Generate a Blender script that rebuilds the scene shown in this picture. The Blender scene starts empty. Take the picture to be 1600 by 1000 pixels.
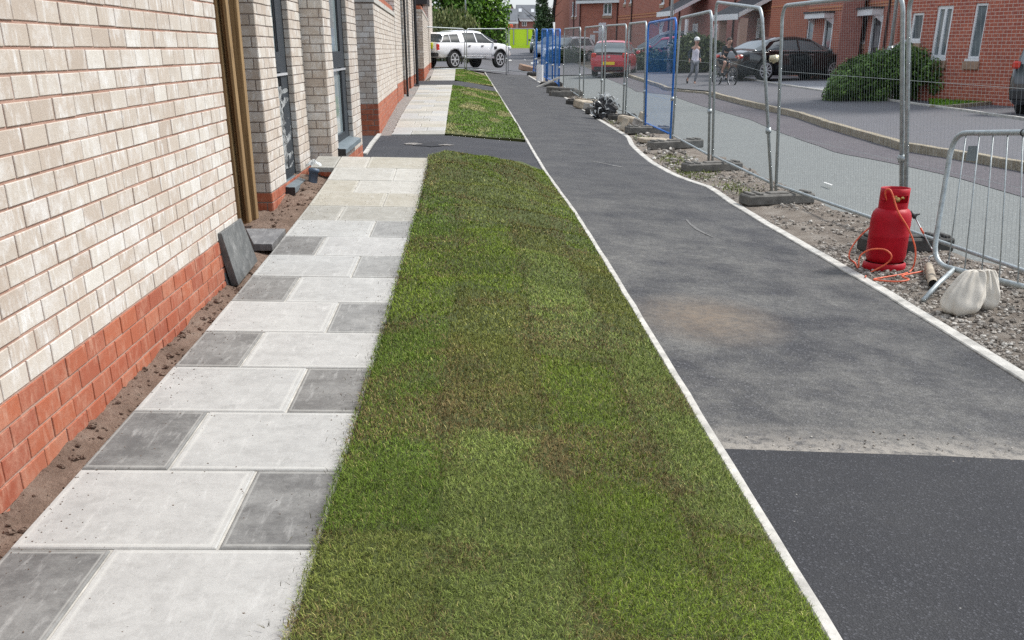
import bpy, math, random
import numpy as np
from mathutils import Vector, Matrix
random.seed(7); RNG = np.random.default_rng(11)
D = bpy.data; SC = bpy.context.scene; COL = SC.collection
R = math.radians

# ------------------------------------------------------------------ camera, sky, sun, exposure
PX_F = 1600.0; PP_X = 800.0; PP_Y = 841.53; CAM_H = 1.33
PITCH = R(25.5399); YAW = R(1.8734)
cam_data = D.cameras.new('camera'); cam = D.objects.new('camera', cam_data); COL.objects.link(cam)
cam.location = (0, 0, CAM_H); cam.rotation_euler = (R(90) - PITCH, 0, -YAW)
cam_data.sensor_width = 36; cam_data.lens = 36; cam_data.shift_y = (PP_Y - 500) / 1600
cam_data.clip_start = .05; cam_data.clip_end = 1500
SC.camera = cam
w = D.worlds.new('World'); SC.world = w; w.use_nodes = True
nt = w.node_tree; nt.nodes.clear()
sky = nt.nodes.new('ShaderNodeTexSky'); sky.sky_type = 'NISHITA'; sky.sun_disc = False
SUN_EL, SUN_AZ = R(50), R(72)
sky.sun_elevation = SUN_EL; sky.sun_rotation = SUN_AZ; sky.air_density = 1.0; sky.dust_density = 2.5; sky.ozone_density = 1.0
tc = nt.nodes.new('ShaderNodeTexCoord'); mp = nt.nodes.new('ShaderNodeMapping'); mp.inputs['Scale'].default_value = (1, 1, 3)
ns = nt.nodes.new('ShaderNodeTexNoise'); ns.inputs['Scale'].default_value = 2.2; ns.inputs['Detail'].default_value = 6
rp = nt.nodes.new('ShaderNodeValToRGB'); rp.color_ramp.elements[0].position = .3; rp.color_ramp.elements[1].position = .6
rp.color_ramp.elements[0].color = (.35, .35, .35, 1); rp.color_ramp.elements[1].color = (.92, .92, .92, 1)
mx = nt.nodes.new('ShaderNodeMixRGB'); mx.inputs['Color2'].default_value = (5.7, 6.25, 6.9, 1)
bg = nt.nodes.new('ShaderNodeBackground'); bg.inputs['Strength'].default_value = .13
wo = nt.nodes.new('ShaderNodeOutputWorld')
L = nt.links
L.new(tc.outputs['Generated'], mp.inputs['Vector']); L.new(mp.outputs[0], ns.inputs['Vector']); L.new(ns.outputs['Fac'], rp.inputs[0])
L.new(rp.outputs[0], mx.inputs['Fac']); L.new(sky.outputs[0], mx.inputs['Color1']); L.new(mx.outputs[0], bg.inputs['Color']); L.new(bg.outputs[0], wo.inputs[0])
sl = D.lights.new('sun', 'SUN'); sl.energy = 2.9; sl.angle = R(12); sl.color = (1, .96, .9)
so = D.objects.new('sun', sl); COL.objects.link(so)
# light travels away from azimuth SUN_AZ (sky: rotation measured clockwise from +Y)
sd = Vector((math.sin(SUN_AZ) * math.cos(SUN_EL), math.cos(SUN_AZ) * math.cos(SUN_EL), math.sin(SUN_EL)))
so.rotation_euler = sd.to_track_quat('Z', 'Y').to_euler()
SC.view_settings.view_transform = 'Standard'; SC.view_settings.look = 'None'; SC.view_settings.gamma = 1
SC.view_settings.exposure = 0.5
SC.render.engine = 'CYCLES'; SC.cycles.use_denoising = False; SC.cycles.max_bounces = 6
SC.cycles.transparent_max_bounces = 12; SC.cycles.caustics_reflective = False; SC.cycles.caustics_refractive = False

# ------------------------------------------------------------------ survey of the place: terrain and sight lines
fw = np.array([math.sin(YAW) * math.cos(PITCH), math.cos(YAW) * math.cos(PITCH), -math.sin(PITCH)])
rt = np.array([math.cos(YAW), -math.sin(YAW), 0.0]); upv = np.cross(rt, fw); CP = np.array([0, 0, CAM_H])
XS = [-60, -1.6, -.38, .72, 2.2, 2.75, 6, 9, 12, 60]; ZS = [0, 0, -.02, -.2, -.27, -.33, -.25, -.15, -.1, -.05]
EDY = [-5, 7.5, 10.3, 14, 18, 24.3, 36, 53, 300]; EDX = [1.045, .99, .965, .88, .85, .79, .66, .46, .46]
ZLY = [-5, 2.7, 5.2, 7, 8.85, 10, 11.38, 11.55, 14.6, 17.7, 25, 37, 57, 120, 300]
ZLZ = [0, 0, .035, .09, .165, .227, .335, -.12, -.12, .07, .22, .36, .53, 1.75, 3.4]
def s(Y):
    Y = np.asarray(Y, float); t = Y - 1
    return .0098 * np.where(t > 15, t, np.log1p(np.exp(np.minimum(t, 15) * 1.5)) / 1.5) + .0105 * np.maximum(Y - 60, 0)
def g(X, Y):
    X = np.asarray(X, float); Y = np.asarray(Y, float)
    xe = np.interp(Y, EDY, EDX); zl = np.interp(Y, ZLY, ZLZ); zr = s(Y) + np.interp(np.maximum(X, xe), XS, ZS)
    # the far edge of the turf bank runs diagonally: the drive starts lower
    ze = s(Y) + np.interp(xe, XS, ZS)
    t = np.clip((X + .48) / (xe + .48), 0, 1)
    r = np.where(X > xe, zr, zl * (1 - t) + ze * t)
    return r
def gf(X, Y): return float(g(X, Y))
def ray(x, y):
    d = fw + rt * (x - PP_X) / PX_F - upv * (y - PP_Y) / PX_F
    return d / np.linalg.norm(d)
def gp(x, y, dz=0):
    d = ray(x, y); a = .3; b = None; t = .3
    f = lambda t: CAM_H + t * d[2] - gf(t * d[0], t * d[1]) - dz
    while t < 300:
        if f(t) < 0: b = t; break
        a = t; t *= 1.04
    if b is None: b = 300
    for _ in range(40):
        m = (a + b) / 2
        if f(m) > 0: a = m
        else: b = m
    return Vector(CP + a * d)
def py_(x, y, Y): d = ray(x, y); return Vector(CP + d * Y / d[1])
def px_(x, y, X): d = ray(x, y); return Vector(CP + d * X / d[0])

# ------------------------------------------------------------------ node materials
def nodes(name):
    m = D.materials.new(name); m.use_nodes = True; t = m.node_tree; b = t.nodes['Principled BSDF']
    return m, t, b
def N(t, typ, **kw):
    n = t.nodes.new(typ)
    for k, v in kw.items():
        if k in n.inputs: n.inputs[k].default_value = v
        else: setattr(n, k, v)
    return n
def pos(t, scale=(1, 1, 1)):
    p = N(t, 'ShaderNodeNewGeometry'); m = N(t, 'ShaderNodeMapping'); m.inputs['Scale'].default_value = scale
    t.links.new(p.outputs['Position'], m.inputs['Vector']); return m.outputs[0]
def opos(t, scale=(1, 1, 1)):
    p = N(t, 'ShaderNodeTexCoord'); m = N(t, 'ShaderNodeMapping'); m.inputs['Scale'].default_value = scale
    t.links.new(p.outputs['Object'], m.inputs['Vector']); return m.outputs[0]
def noise(t, vec, scale, detail=4, rough=.55):
    n = N(t, 'ShaderNodeTexNoise', Scale=scale, Detail=detail, Roughness=rough); t.links.new(vec, n.inputs['Vector']); return n.outputs['Fac']
def ramp(t, fac, stops):
    r = N(t, 'ShaderNodeValToRGB'); e = r.color_ramp.elements
    while len(e) < len(stops): e.new(.5)
    for i, (p, c) in enumerate(stops):
        e[i].position = p; e[i].color = (*c, 1) if len(c) == 3 else c
    t.links.new(fac, r.inputs[0]); return r.outputs[0]
def g1(v): return (v, v, v)
def mix(t, fac, a, b, typ='MIX'):
    m = N(t, 'ShaderNodeMixRGB', blend_type=typ)
    for k, v in (('Fac', fac), ('Color1', a), ('Color2', b)):
        if isinstance(v, (int, float)): m.inputs[k].default_value = v
        elif isinstance(v, tuple): m.inputs[k].default_value = (*v, 1)
        else: t.links.new(v, m.inputs[k])
    return m.outputs[0]
def math_(t, op, a, b=0.0, c=None):
    m = N(t, 'ShaderNodeMath', operation=op)
    for i, v in enumerate((a, b) if c is None else (a, b, c)):
        if isinstance(v, (int, float)): m.inputs[i].default_value = v
        else: t.links.new(v, m.inputs[i])
    return m.outputs[0]
def bump(t, b, h, strength=.5, dist=.01):
    n = N(t, 'ShaderNodeBump', Strength=strength, Distance=dist); t.links.new(h, n.inputs['Height']); t.links.new(n.outputs[0], b.inputs['Normal'])
def plain(name, c, rough=.6, metal=0.0, var=.12, scale=12, bmp=.0, coat=0.0):
    m, t, b = nodes(name); v = opos(t)
    f = noise(t, v, scale, 5)
    lo = tuple(max(0, x * (1 - var)) for x in c); hi = tuple(min(1, x * (1 + var)) for x in c)
    t.links.new(ramp(t, f, [(.3, lo), (.7, hi)]), b.inputs['Base Color'])
    b.inputs['Roughness'].default_value = rough; b.inputs['Metallic'].default_value = metal
    if coat: b.inputs['Coat Weight'].default_value = coat
    if bmp: bump(t, b, noise(t, v, scale * 4, 4), bmp, .01)
    return m
def attr_col(t):
    a = N(t, 'ShaderNodeAttribute'); a.attribute_name = 'col'; return a.outputs['Color']
M = {}
def mk():
    # cream and red face bricks (one island per brick)
    def brick(name, tones, streak, dirt):
        m, t, b = nodes(name)
        ge = N(t, 'ShaderNodeNewGeometry'); ri = ge.outputs['Random Per Island']
        base = ramp(t, ri, tones)
        v = pos(t, (1, 1, 1)); fine = noise(t, v, 60, 6, .7); blot = noise(t, v, 9, 4)
        st = noise(t, pos(t, (34, 34, 9)), 1, 5, .7)
        c = mix(t, ramp(t, fine, [(.3, g1(0)), (.75, g1(.32))]), base, dirt)
        msk = math_(t, 'MULTIPLY', ramp(t, st, [(.48, g1(0)), (.64, g1(1))]), ramp(t, blot, [(.42, g1(0)), (.62, g1(.75))]))
        c = mix(t, msk, c, streak)
        bm = noise(t, pos(t, (3.5, 3.5, 5)), 1, 7, .75); c = mix(t, ramp(t, bm, [(.50, g1(0)), (.66, g1(.55))]), c, streak)
        dk = noise(t, pos(t, (7, 7, 11)), 1, 6, .75); c = mix(t, ramp(t, dk, [(.56, g1(0)), (.72, g1(.4))]), c, dirt)
        t.links.new(c, b.inputs['Base Color']); b.inputs['Roughness'].default_value = .88
        bump(t, b, noise(t, v, 130, 5, .75), .5, .004); return m
    M['cream'] = brick('cream_brick', [(0, (.44, .365, .30)), (.3, (.52, .45, .38)), (.6, (.485, .42, .355)), (.85, (.555, .50, .435)), (1, (.63, .595, .54))], (.74, .735, .72), (.37, .325, .275))
    M['red'] = brick('red_brick', [(0, (.34, .085, .040)), (.4, (.41, .12, .055)), (.7, (.30, .075, .038)), (1, (.43, .15, .08))], (.48, .25, .17), (.25, .065, .035))
    for k, c1, c2 in (('mortar', (.34, .19, .14), (.44, .29, .23)), ('mortar_grey', (.22, .18, .155), (.30, .25, .22))):
        m, t, b = nodes(k); v = pos(t)
        t.links.new(ramp(t, noise(t, v, 7, 6, .7), [(.3, c1), (.7, c2)]), b.inputs['Base Color']); b.inputs['Roughness'].default_value = .95
        bump(t, b, noise(t, v, 180, 4), .7, .004); M[k] = m
    # distant houses: brick texture on UVs in metres
    def fb(name, a, c, mo, off=.3):
        m, t, b = nodes(name); uv = N(t, 'ShaderNodeUVMap')
        br = N(t, 'ShaderNodeTexBrick', Scale=1.0)
        br.inputs['Brick Width'].default_value = .225; br.inputs['Row Height'].default_value = .075; br.inputs['Mortar Size'].default_value = .0055
        br.inputs['Color1'].default_value = (*a, 1); br.inputs['Color2'].default_value = (*c, 1); br.inputs['Mortar'].default_value = (*mo, 1)
        br.inputs['Bias'].default_value = -.1; br.inputs['Mortar Smooth'].default_value = .1
        t.links.new(uv.outputs[0], br.inputs['Vector'])
        big = noise(t, pos(t), .7, 6, .6)
        c_ = mix(t, ramp(t, big, [(.35, g1(0)), (.7, g1(.45))]), br.outputs['Color'], mix(t, 1.0, br.outputs['Color'], (.62, .58, .6), 'MULTIPLY'))
        t.links.new(c_, b.inputs['Base Color']); b.inputs['Roughness'].default_value = .9
        bump(t, b, br.outputs['Fac'], -.4, .006); return m
    M['fb_near'] = fb('red_brick_pale_joints', (.45, .125, .075), (.35, .09, .06), (.68, .50, .41))
    M['fb_red'] = fb('red_brick_house', (.43, .135, .085), (.34, .105, .07), (.54, .36, .29))
    M['fb_orange'] = fb('orange_brick_house', (.40, .13, .075), (.35, .11, .065), (.45, .27, .2))
    M['fb_dull'] = fb('dull_brick_house', (.35, .135, .105), (.29, .11, .09), (.43, .28, .24))
    # turf blades, leaves
    m, t, b = nodes('grass_blades'); t.links.new(attr_col(t), b.inputs['Base Color']); b.inputs['Roughness'].default_value = .6; b.inputs['Specular IOR Level'].default_value = .12
    b.inputs['Sheen Weight'].default_value = .0
    M['grass'] = m
    m, t, b = nodes('leaves'); t.links.new(attr_col(t), b.inputs['Base Color']); b.inputs['Roughness'].default_value = .55
    b.inputs['Specular IOR Level'].default_value = .3; M['leaf'] = m
    m, t, b = nodes('turf_soil'); v = pos(t)
    t.links.new(ramp(t, noise(t, v, 60, 6, .7), [(.3, (.035, .05, .012)), (.7, (.09, .11, .03))]), b.inputs['Base Color']); b.inputs['Roughness'].default_value = .95
    M['turfbase'] = m
    m, t, b = nodes('far_lawn'); v = pos(t)
    c = ramp(t, noise(t, v, 1.5, 6, .7), [(.3, (.06, .12, .015)), (.55, (.10, .17, .02)), (.75, (.15, .2, .04))])
    t.links.new(mix(t, .5, c, ramp(t, noise(t, v, 90, 4, .8), [(.3, (.03, .07, .008)), (.7, (.17, .24, .04))])), b.inputs['Base Color']); b.inputs['Roughness'].default_value = .9
    bump(t, b, noise(t, v, 70, 3), .9, .03); M['lawn'] = m
    # tarmac
    def tarmac(name, dark, mid, dust, dscale, lo, hi, agg, dustcol2=None, stretch=(1, 1, 1), ys=None):
        m, t, b = nodes(name); v = pos(t)
        a1 = N(t, 'ShaderNodeTexVoronoi', Scale=agg); t.links.new(v, a1.inputs['Vector'])
        c = mix(t, ramp(t, a1.outputs['Distance'], [(.12, g1(0)), (.55, g1(1))]), mid, dark)
        rc = N(t, 'ShaderNodeSeparateColor'); t.links.new(a1.outputs['Color'], rc.inputs[0])
        c = mix(t, ramp(t, rc.outputs[0], [(.0, g1(0)), (.88, g1(0)), (.98, g1(.5))]), c, tuple(min(1, x * 2.4) for x in mid))
        d1 = noise(t, pos(t, stretch), dscale, 7, .68); d2 = noise(t, v, dscale * 9, 5, .7); gr = noise(t, v, 240, 3, .8)
        dm = math_(t, 'MULTIPLY', ramp(t, d1, [(lo, g1(0)), (hi, g1(1))]), ramp(t, d2, [(.3, g1(.35)), (.62, g1(1))]))
        dm = math_(t, 'MULTIPLY', dm, ramp(t, gr, [(.32, g1(.25)), (.6, g1(1))]))
        if ys:
            sy = N(t, 'ShaderNodeSeparateXYZ'); t.links.new(v, sy.inputs[0]); mr = N(t, 'ShaderNodeMapRange'); mr.inputs['From Max'].default_value = 40.0; t.links.new(sy.outputs[1], mr.inputs[0])
            dm = math_(t, 'MULTIPLY', dm, ramp(t, mr.outputs[0], [(y_ / 40, g1(k_)) for y_, k_ in ys]))
        c = mix(t, math_(t, 'MULTIPLY', dm, .8), c, mix(t, ramp(t, a1.outputs['Distance'], [(.15, g1(0)), (.5, g1(1))]), dust, tuple(x * .6 for x in dust)))
        if ys:   # a rusty clay stain and the pale crumbled lip at the joint
            vd = N(t, 'ShaderNodeVectorMath', operation='DISTANCE'); mm = N(t, 'ShaderNodeMapping'); mm.inputs['Scale'].default_value = (1, .75, 0); t.links.new(v, mm.inputs['Vector']); t.links.new(mm.outputs[0], vd.inputs[0]); vd.inputs[1].default_value = (1.42, 6.3 * .75, 0)
            st = math_(t, 'MULTIPLY', ramp(t, vd.outputs['Value'], [(.05, g1(.8)), (.55, g1(0))]), ramp(t, d2, [(.3, g1(.3)), (.6, g1(1))])); c = mix(t, st, c, (.20, .15, .105))
            lp = math_(t, 'MULTIPLY', ramp(t, mr.outputs[0], [(.100, g1(.8)), (.102, g1(.6)), (.108, g1(0))]), ramp(t, d2, [(.35, g1(.2)), (.55, g1(1))])); c = mix(t, lp, c, (.36, .33, .29))
        sp = N(t, 'ShaderNodeTexVoronoi', Scale=9.0); t.links.new(v, sp.inputs['Vector'])
        c = mix(t, ramp(t, sp.outputs['Distance'], [(.018, g1(.6)), (.04, g1(0))]), c, (.5, .49, .46))
        t.links.new(c, b.inputs['Base Color']); b.inputs['Roughness'].default_value = .87; b.inputs['Specular IOR Level'].default_value = .35
        h = math_(t, 'ADD', a1.outputs['Distance'], math_(t, 'MULTIPLY', gr, .8)); bump(t, b, h, .75, .0045); return m
    M['tar_new'] = tarmac('fresh_tarmac', (.026, .027, .031), (.052, .053, .060), (.10, .10, .10), 1.2, .46, .85, 150)
    M['tar_path'] = tarmac('dusty_tarmac', (.033, .034, .038), (.085, .085, .092), (.35, .34, .31), 2.0, .34, .64, 120, stretch=(1, .9, 1), ys=((0, 1), (8.5, 1), (13, .42), (40, .35)))
    M['tar_far'] = tarmac('path_tarmac', (.028, .029, .034), (.085, .086, .098), (.17, .168, .165), 1.0, .45, .85, 170, stretch=(.5, 1.6, 1))
    M['road'] = tarmac('worn_road', (.15, .16, .157), (.205, .218, .213), (.31, .33, .315), .6, .35, .7, 90, stretch=(.5, 1.5, 1))
    M['road_edge'] = tarmac('road_edge_strip', (.075, .068, .076), (.155, .14, .155), (.22, .21, .21), .8, .4, .8, 90)
    M['pave_far'] = tarmac('far_pavement', (.10, .10, .11), (.155, .155, .17), (.21, .205, .205), .8, .4, .8, 90)
    M['drive_pale'] = tarmac('pale_drive', (.22, .23, .25), (.34, .35, .37), (.4, .4, .4), .8, .4, .8, 80)
    # slabs
    m, t, b = nodes('paving_slabs'); v = pos(t); base = attr_col(t)
    uv = N(t, 'ShaderNodeUVMap'); sx = N(t, 'ShaderNodeSeparateXYZ'); t.links.new(uv.outputs[0], sx.inputs[0])
    ex = math_(t, 'ABSOLUTE', math_(t, 'SUBTRACT', sx.outputs[0], .5)); ey = math_(t, 'ABSOLUTE', math_(t, 'SUBTRACT', sx.outputs[1], .5))
    e = math_(t, 'MAXIMUM', ex, ey)
    rim = ramp(t, e, [(.455, g1(0)), (.475, g1(.55)), (.485, g1(.15))])
    bl = noise(t, v, 3.6, 10, .82); bl2 = noise(t, v, 12, 9, .80); st = noise(t, pos(t, (30, 5, 5)), 1, 4, .7); fine = noise(t, v, 160, 4, .8)
    c = mix(t, ramp(t, bl, [(.42, g1(0)), (.60, g1(.55))]), base, mix(t, .30, base, (.72, .72, .69)))
    c = mix(t, ramp(t, bl2, [(.47, g1(0)), (.62, g1(.42))]), c, mix(t, 1.0, c, (.66, .655, .65), 'MULTIPLY'))
    c = mix(t, ramp(t, st, [(.55, g1(0)), (.75, g1(.25))]), c, (.72, .72, .70))
    c = mix(t, ramp(t, fine, [(.25, g1(.35)), (.5, g1(0))]), c, mix(t, 1.0, c, (.55, .54, .53), 'MULTIPLY'))
    c = mix(t, rim, c, mix(t, .6, base, (.66, .66, .62)))
    sp = N(t, 'ShaderNodeTexVoronoi', Scale=11.0); t.links.new(v, sp.inputs['Vector'])
    c = mix(t, ramp(t, sp.outputs['Distance'], [(.02, g1(.7)), (.045, g1(0))]), c, (.09, .085, .08))
    t.links.new(c, b.inputs['Base Color']); b.inputs['Roughness'].default_value = .8
    bump(t, b, math_(t, 'ADD', fine, math_(t, 'MULTIPLY', bl2, 1.5)), .35, .003); M['slab'] = m
    # earth, gravel, concrete
    def earth(name, stops, sc, bs):
        m, t, b = nodes(name); v = pos(t)
        c = ramp(t, noise(t, v, sc, 8, .72), stops); c = mix(t, ramp(t, noise(t, v, sc * 12, 5, .8), [(.3, g1(.5)), (.6, g1(0))]), c, mix(t, 1.0, c, (.45, .42, .4), 'MULTIPLY'))
        t.links.new(c, b.inputs['Base Color']); b.inputs['Roughness'].default_value = .97
        bump(t, b, noise(t, v, bs, 6, .75), 1.0, .03); return m
    M['soil'] = earth('sandy_soil', [(.3, (.16, .105, .075)), (.55, (.27, .19, .145)), (.75, (.36, .29, .235))], 5, 28)
    M['verge'] = earth('gravelly_earth', [(.3, (.12, .095, .075)), (.5, (.24, .205, .17)), (.72, (.36, .33, .29))], 4, 35)
    M['earth'] = earth('ground_earth', [(.3, (.14, .12, .09)), (.7, (.24, .21, .17))], 2, 10)
    M['gravelbed'] = earth('grey_gravel_bed', [(.3, (.25, .23, .21)), (.55, (.36, .34, .32)), (.75, (.45, .43, .41))], 18, 60)
    M['kerbconc'] = plain('pale_concrete_edging', (.46, .445, .41), .85, var=.3, scale=9, bmp=.5)
    M['kerbold'] = earth('old_kerb_stone', [(.3, (.26, .22, .15)), (.55, (.42, .37, .28)), (.75, (.58, .55, .47))], 6, 25)
    M['stone'] = plain('grey_stones', (.30, .28, .255), .9, var=.5, scale=5, bmp=.5)
    m, t, b = nodes('gravel_stones'); ge = N(t, 'ShaderNodeNewGeometry')
    t.links.new(ramp(t, ge.outputs['Random Per Island'], [(0, (.11, .095, .08)), (.4, (.25, .22, .19)), (.8, (.38, .35, .31)), (1, (.6, .57, .52))]), b.inputs['Base Color']); b.inputs['Roughness'].default_value = .9
    M['gravel'] = m
    M['galv'] = plain('galvanised_steel', (.40, .44, .45), .5, .55, .2, 25)
    M['wire'] = plain('galvanised_wire', (.30, .33, .33), .55, .35, .15, 20)
    M['bluesteel'] = plain('blue_painted_steel', (.02, .16, .55), .4, .1, .2, 12)
    M['bluewire'] = plain('blue_painted_wire', (.08, .25, .55), .5, .1, .15, 12)
    M['rubber'] = plain('black_rubber_block', (.05, .048, .045), .85, 0, .45, 9, .5)
    M['concfoot'] = plain('grey_block', (.145, .138, .125), .92, 0, .4, 8, .6)
    m, t, b = nodes('red_gas_bottle_paint'); v = opos(t); f = noise(t, v, 9, 6, .7); sc = noise(t, opos(t, (60, 60, 14)), 1, 5, .75)
    c = ramp(t, f, [(.3, (.34, .002, .010)), (.7, (.46, .004, .018))]); c = mix(t, ramp(t, sc, [(.70, g1(0)), (.76, g1(.5))]), c, (.60, .20, .20)); c = mix(t, ramp(t, noise(t, v, 30, 5, .8), [(.68, g1(0)), (.76, g1(.8))]), c, (.14, .03, .02))
    t.links.new(c, b.inputs['Base Color']); t.links.new(ramp(t, f, [(.3, g1(.38)), (.7, g1(.6))]), b.inputs['Roughness']); b.inputs['Specular IOR Level'].default_value = .25; bump(t, b, f, .15, .01); M['redpaint'] = m
    M['hose'] = plain('orange_hose', (.72, .13, .055), .5, 0, .2, 20)
    M['brass'] = plain('brass', (.5, .36, .14), .35, .9, .2, 20)
    M['black'] = plain('black_plastic', (.02, .02, .022), .5, 0, .2, 20)
    M['darkgap'] = plain('dark_interior', (.012, .012, .014), .9)
    M['bag'] = plain('dirty_white_sack_cloth', (.64, .595, .52), .95, 0, .2, 5, .25)
    M['wood'] = None
    m, t, b = nodes('sawn_timber'); n = noise(t, opos(t, (40, 40, 1.3)), 1, 6, .7)
    kn = N(t, 'ShaderNodeTexVoronoi', Scale=1.0); t.links.new(opos(t, (9, 9, 2.2)), kn.inputs['Vector'])
    c = ramp(t, n, [(.28, (.10, .055, .02)), (.5, (.25, .155, .065)), (.72, (.38, .26, .125))])
    c = mix(t, ramp(t, kn.outputs['Distance'], [(.05, g1(.8)), (.14, g1(0))]), c, (.06, .03, .012))
    t.links.new(c, b.inputs['Base Color']); b.inputs['Roughness'].default_value = .8; bump(t, b, n, .4, .004); M['wood'] = m
    M['frame'] = plain('anthracite_window_frame', (.028, .036, .044), .5, 0, .12, 6)
    M['sillm'] = plain('grey_window_sill', (.15, .185, .205), .45, 0, .15, 6)
    M['upvc'] = plain('white_window_frame', (.78, .79, .8), .4, 0, .05, 6)
    M['whitedoor'] = plain('white_door', (.72, .74, .78), .45, 0, .06, 6)
    M['blackdoor'] = plain('black_door', (.025, .028, .035), .35, 0, .15, 6)
    M['brownpipe'] = plain('brown_downpipe', (.045, .018, .015), .5, 0, .2, 10)
    M['slate'] = plain('dark_roof_tiles', (.055, .055, .062), .8, 0, .3, 4, .5)
    M['slate_far'] = plain('grey_roof_tiles', (.12, .13, .145), .8, 0, .15, 2, .5)
    M['sillbrick'] = plain('pale_brick_sill', (.36, .24, .17), .9, 0, .2, 12)
    M['band'] = plain('pale_brick_band', (.50, .22, .11), .9, 0, .2, 12)
    m, t, b = nodes('window_glass'); v = pos(t)
    t.links.new(ramp(t, noise(t, v, 1.3, 3), [(.35, (.08, .10, .115)), (.65, (.22, .25, .26))]), b.inputs['Base Color'])
    b.inputs['Roughness'].default_value = .07; b.inputs['Specular IOR Level'].default_value = .8; M['glass'] = m
    m, t, b = nodes('bright_window_glass'); v = pos(t, (1, 1, .6))
    t.links.new(ramp(t, noise(t, v, 3, 3), [(.35, (.20, .26, .28)), (.65, (.34, .41, .43))]), b.inputs['Base Color'])
    b.inputs['Roughness'].default_value = .06; b.inputs['Specular IOR Level'].default_value = .8; M['glass_lit'] = m
    m, t, b = nodes('clear_film'); b.inputs['Base Color'].default_value = (.8, .84, .85, 1); b.inputs['Roughness'].default_value = .12
    al = ramp(t, noise(t, pos(t), 22, 4), [(.4, g1(.12)), (.65, g1(.75))]); t.links.new(al, b.inputs['Alpha']); M['film'] = m
    for k, c, r_ in (('c_white', (.86, .87, .89), .25), ('c_red', (.50, .018, .03), .25), ('c_black', (.008, .009, .011), .12), ('c_silver', (.42, .43, .45), .3), ('c_dark', (.02, .024, .03), .2), ('c_green', (.03, .06, .05), .3), ('c_crimson', (.45, .012, .05), .25)):
        M[k] = plain(k, c, r_, 0, .04, 3, 0, 1.0)
    M['tyre'] = plain('tyre_rubber', (.018, .018, .019), .85)
    M['alloy'] = plain('alloy_rim', (.55, .56, .58), .35, .15)
    M['lampred'] = plain('red_tail_lamp', (.55, .03, .015), .2)
    M['lampclear'] = plain('clear_lamp', (.7, .72, .75), .12)
    m, t, b = nodes('car_glass_painted_sky'); b.inputs['Base Color'].default_value = (.13, .155, .165, 1); b.inputs['Roughness'].default_value = .08; b.inputs['Specular IOR Level'].default_value = 1.0; M['carglass2'] = m  # grey-blue base colour paints the sky reflected in the car windows
    M['plate_y'] = plain('yellow_plate', (.85, .62, .02), .4)
    M['plate_hi'] = plain('hi_vis_yellow', (.75, .8, .03), .5)
    M['chrome'] = plain('chrome', (.7, .71, .73), .15, .9)
    m, t, b = nodes('car_glass'); b.inputs['Base Color'].default_value = (.025, .032, .036, 1); b.inputs['Roughness'].default_value = .35; b.inputs['Specular IOR Level'].default_value = .12; M['carglass'] = m
    M['lime'] = plain('lime_hoarding', (.60, .88, .02), .6, 0, .05, .4)
    M['bark'] = plain('bark', (.09, .065, .045), .95, 0, .35, 8, .8)
    M['skin'] = plain('skin', (.52, .30, .22), .55, 0, .06, 20)
    M['hair'] = plain('dark_brown_hair', (.04, .025, .018), .7)
    M['cloth_white'] = plain('white_cloth', (.72, .70, .78), .9)
    M['cloth_grey'] = plain('grey_cloth', (.20, .21, .24), .9)
    M['cloth_black'] = plain('black_cloth', (.018, .02, .024), .9)
    M['cloth_navy'] = plain('dark_sleeve_cloth', (.03, .045, .06), .9)
    M['binblue'] = plain('blue_bin_plastic', (.02, .12, .30), .5)
    M['binblack'] = plain('dark_bin_plastic', (.02, .022, .026), .5)
    M['whitepaint'] = plain('white_road_paint', (.62, .62, .6), .8, 0, .25, 20)
    M['bluepipe'] = plain('blue_plastic_pipe', (.10, .14, .20), .45)
    M['plastic'] = plain('crumpled_white_plastic', (.6, .62, .62), .35)
    M['gold'] = plain('pale_coupler', (.55, .5, .36), .4, .6)
mk()

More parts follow.
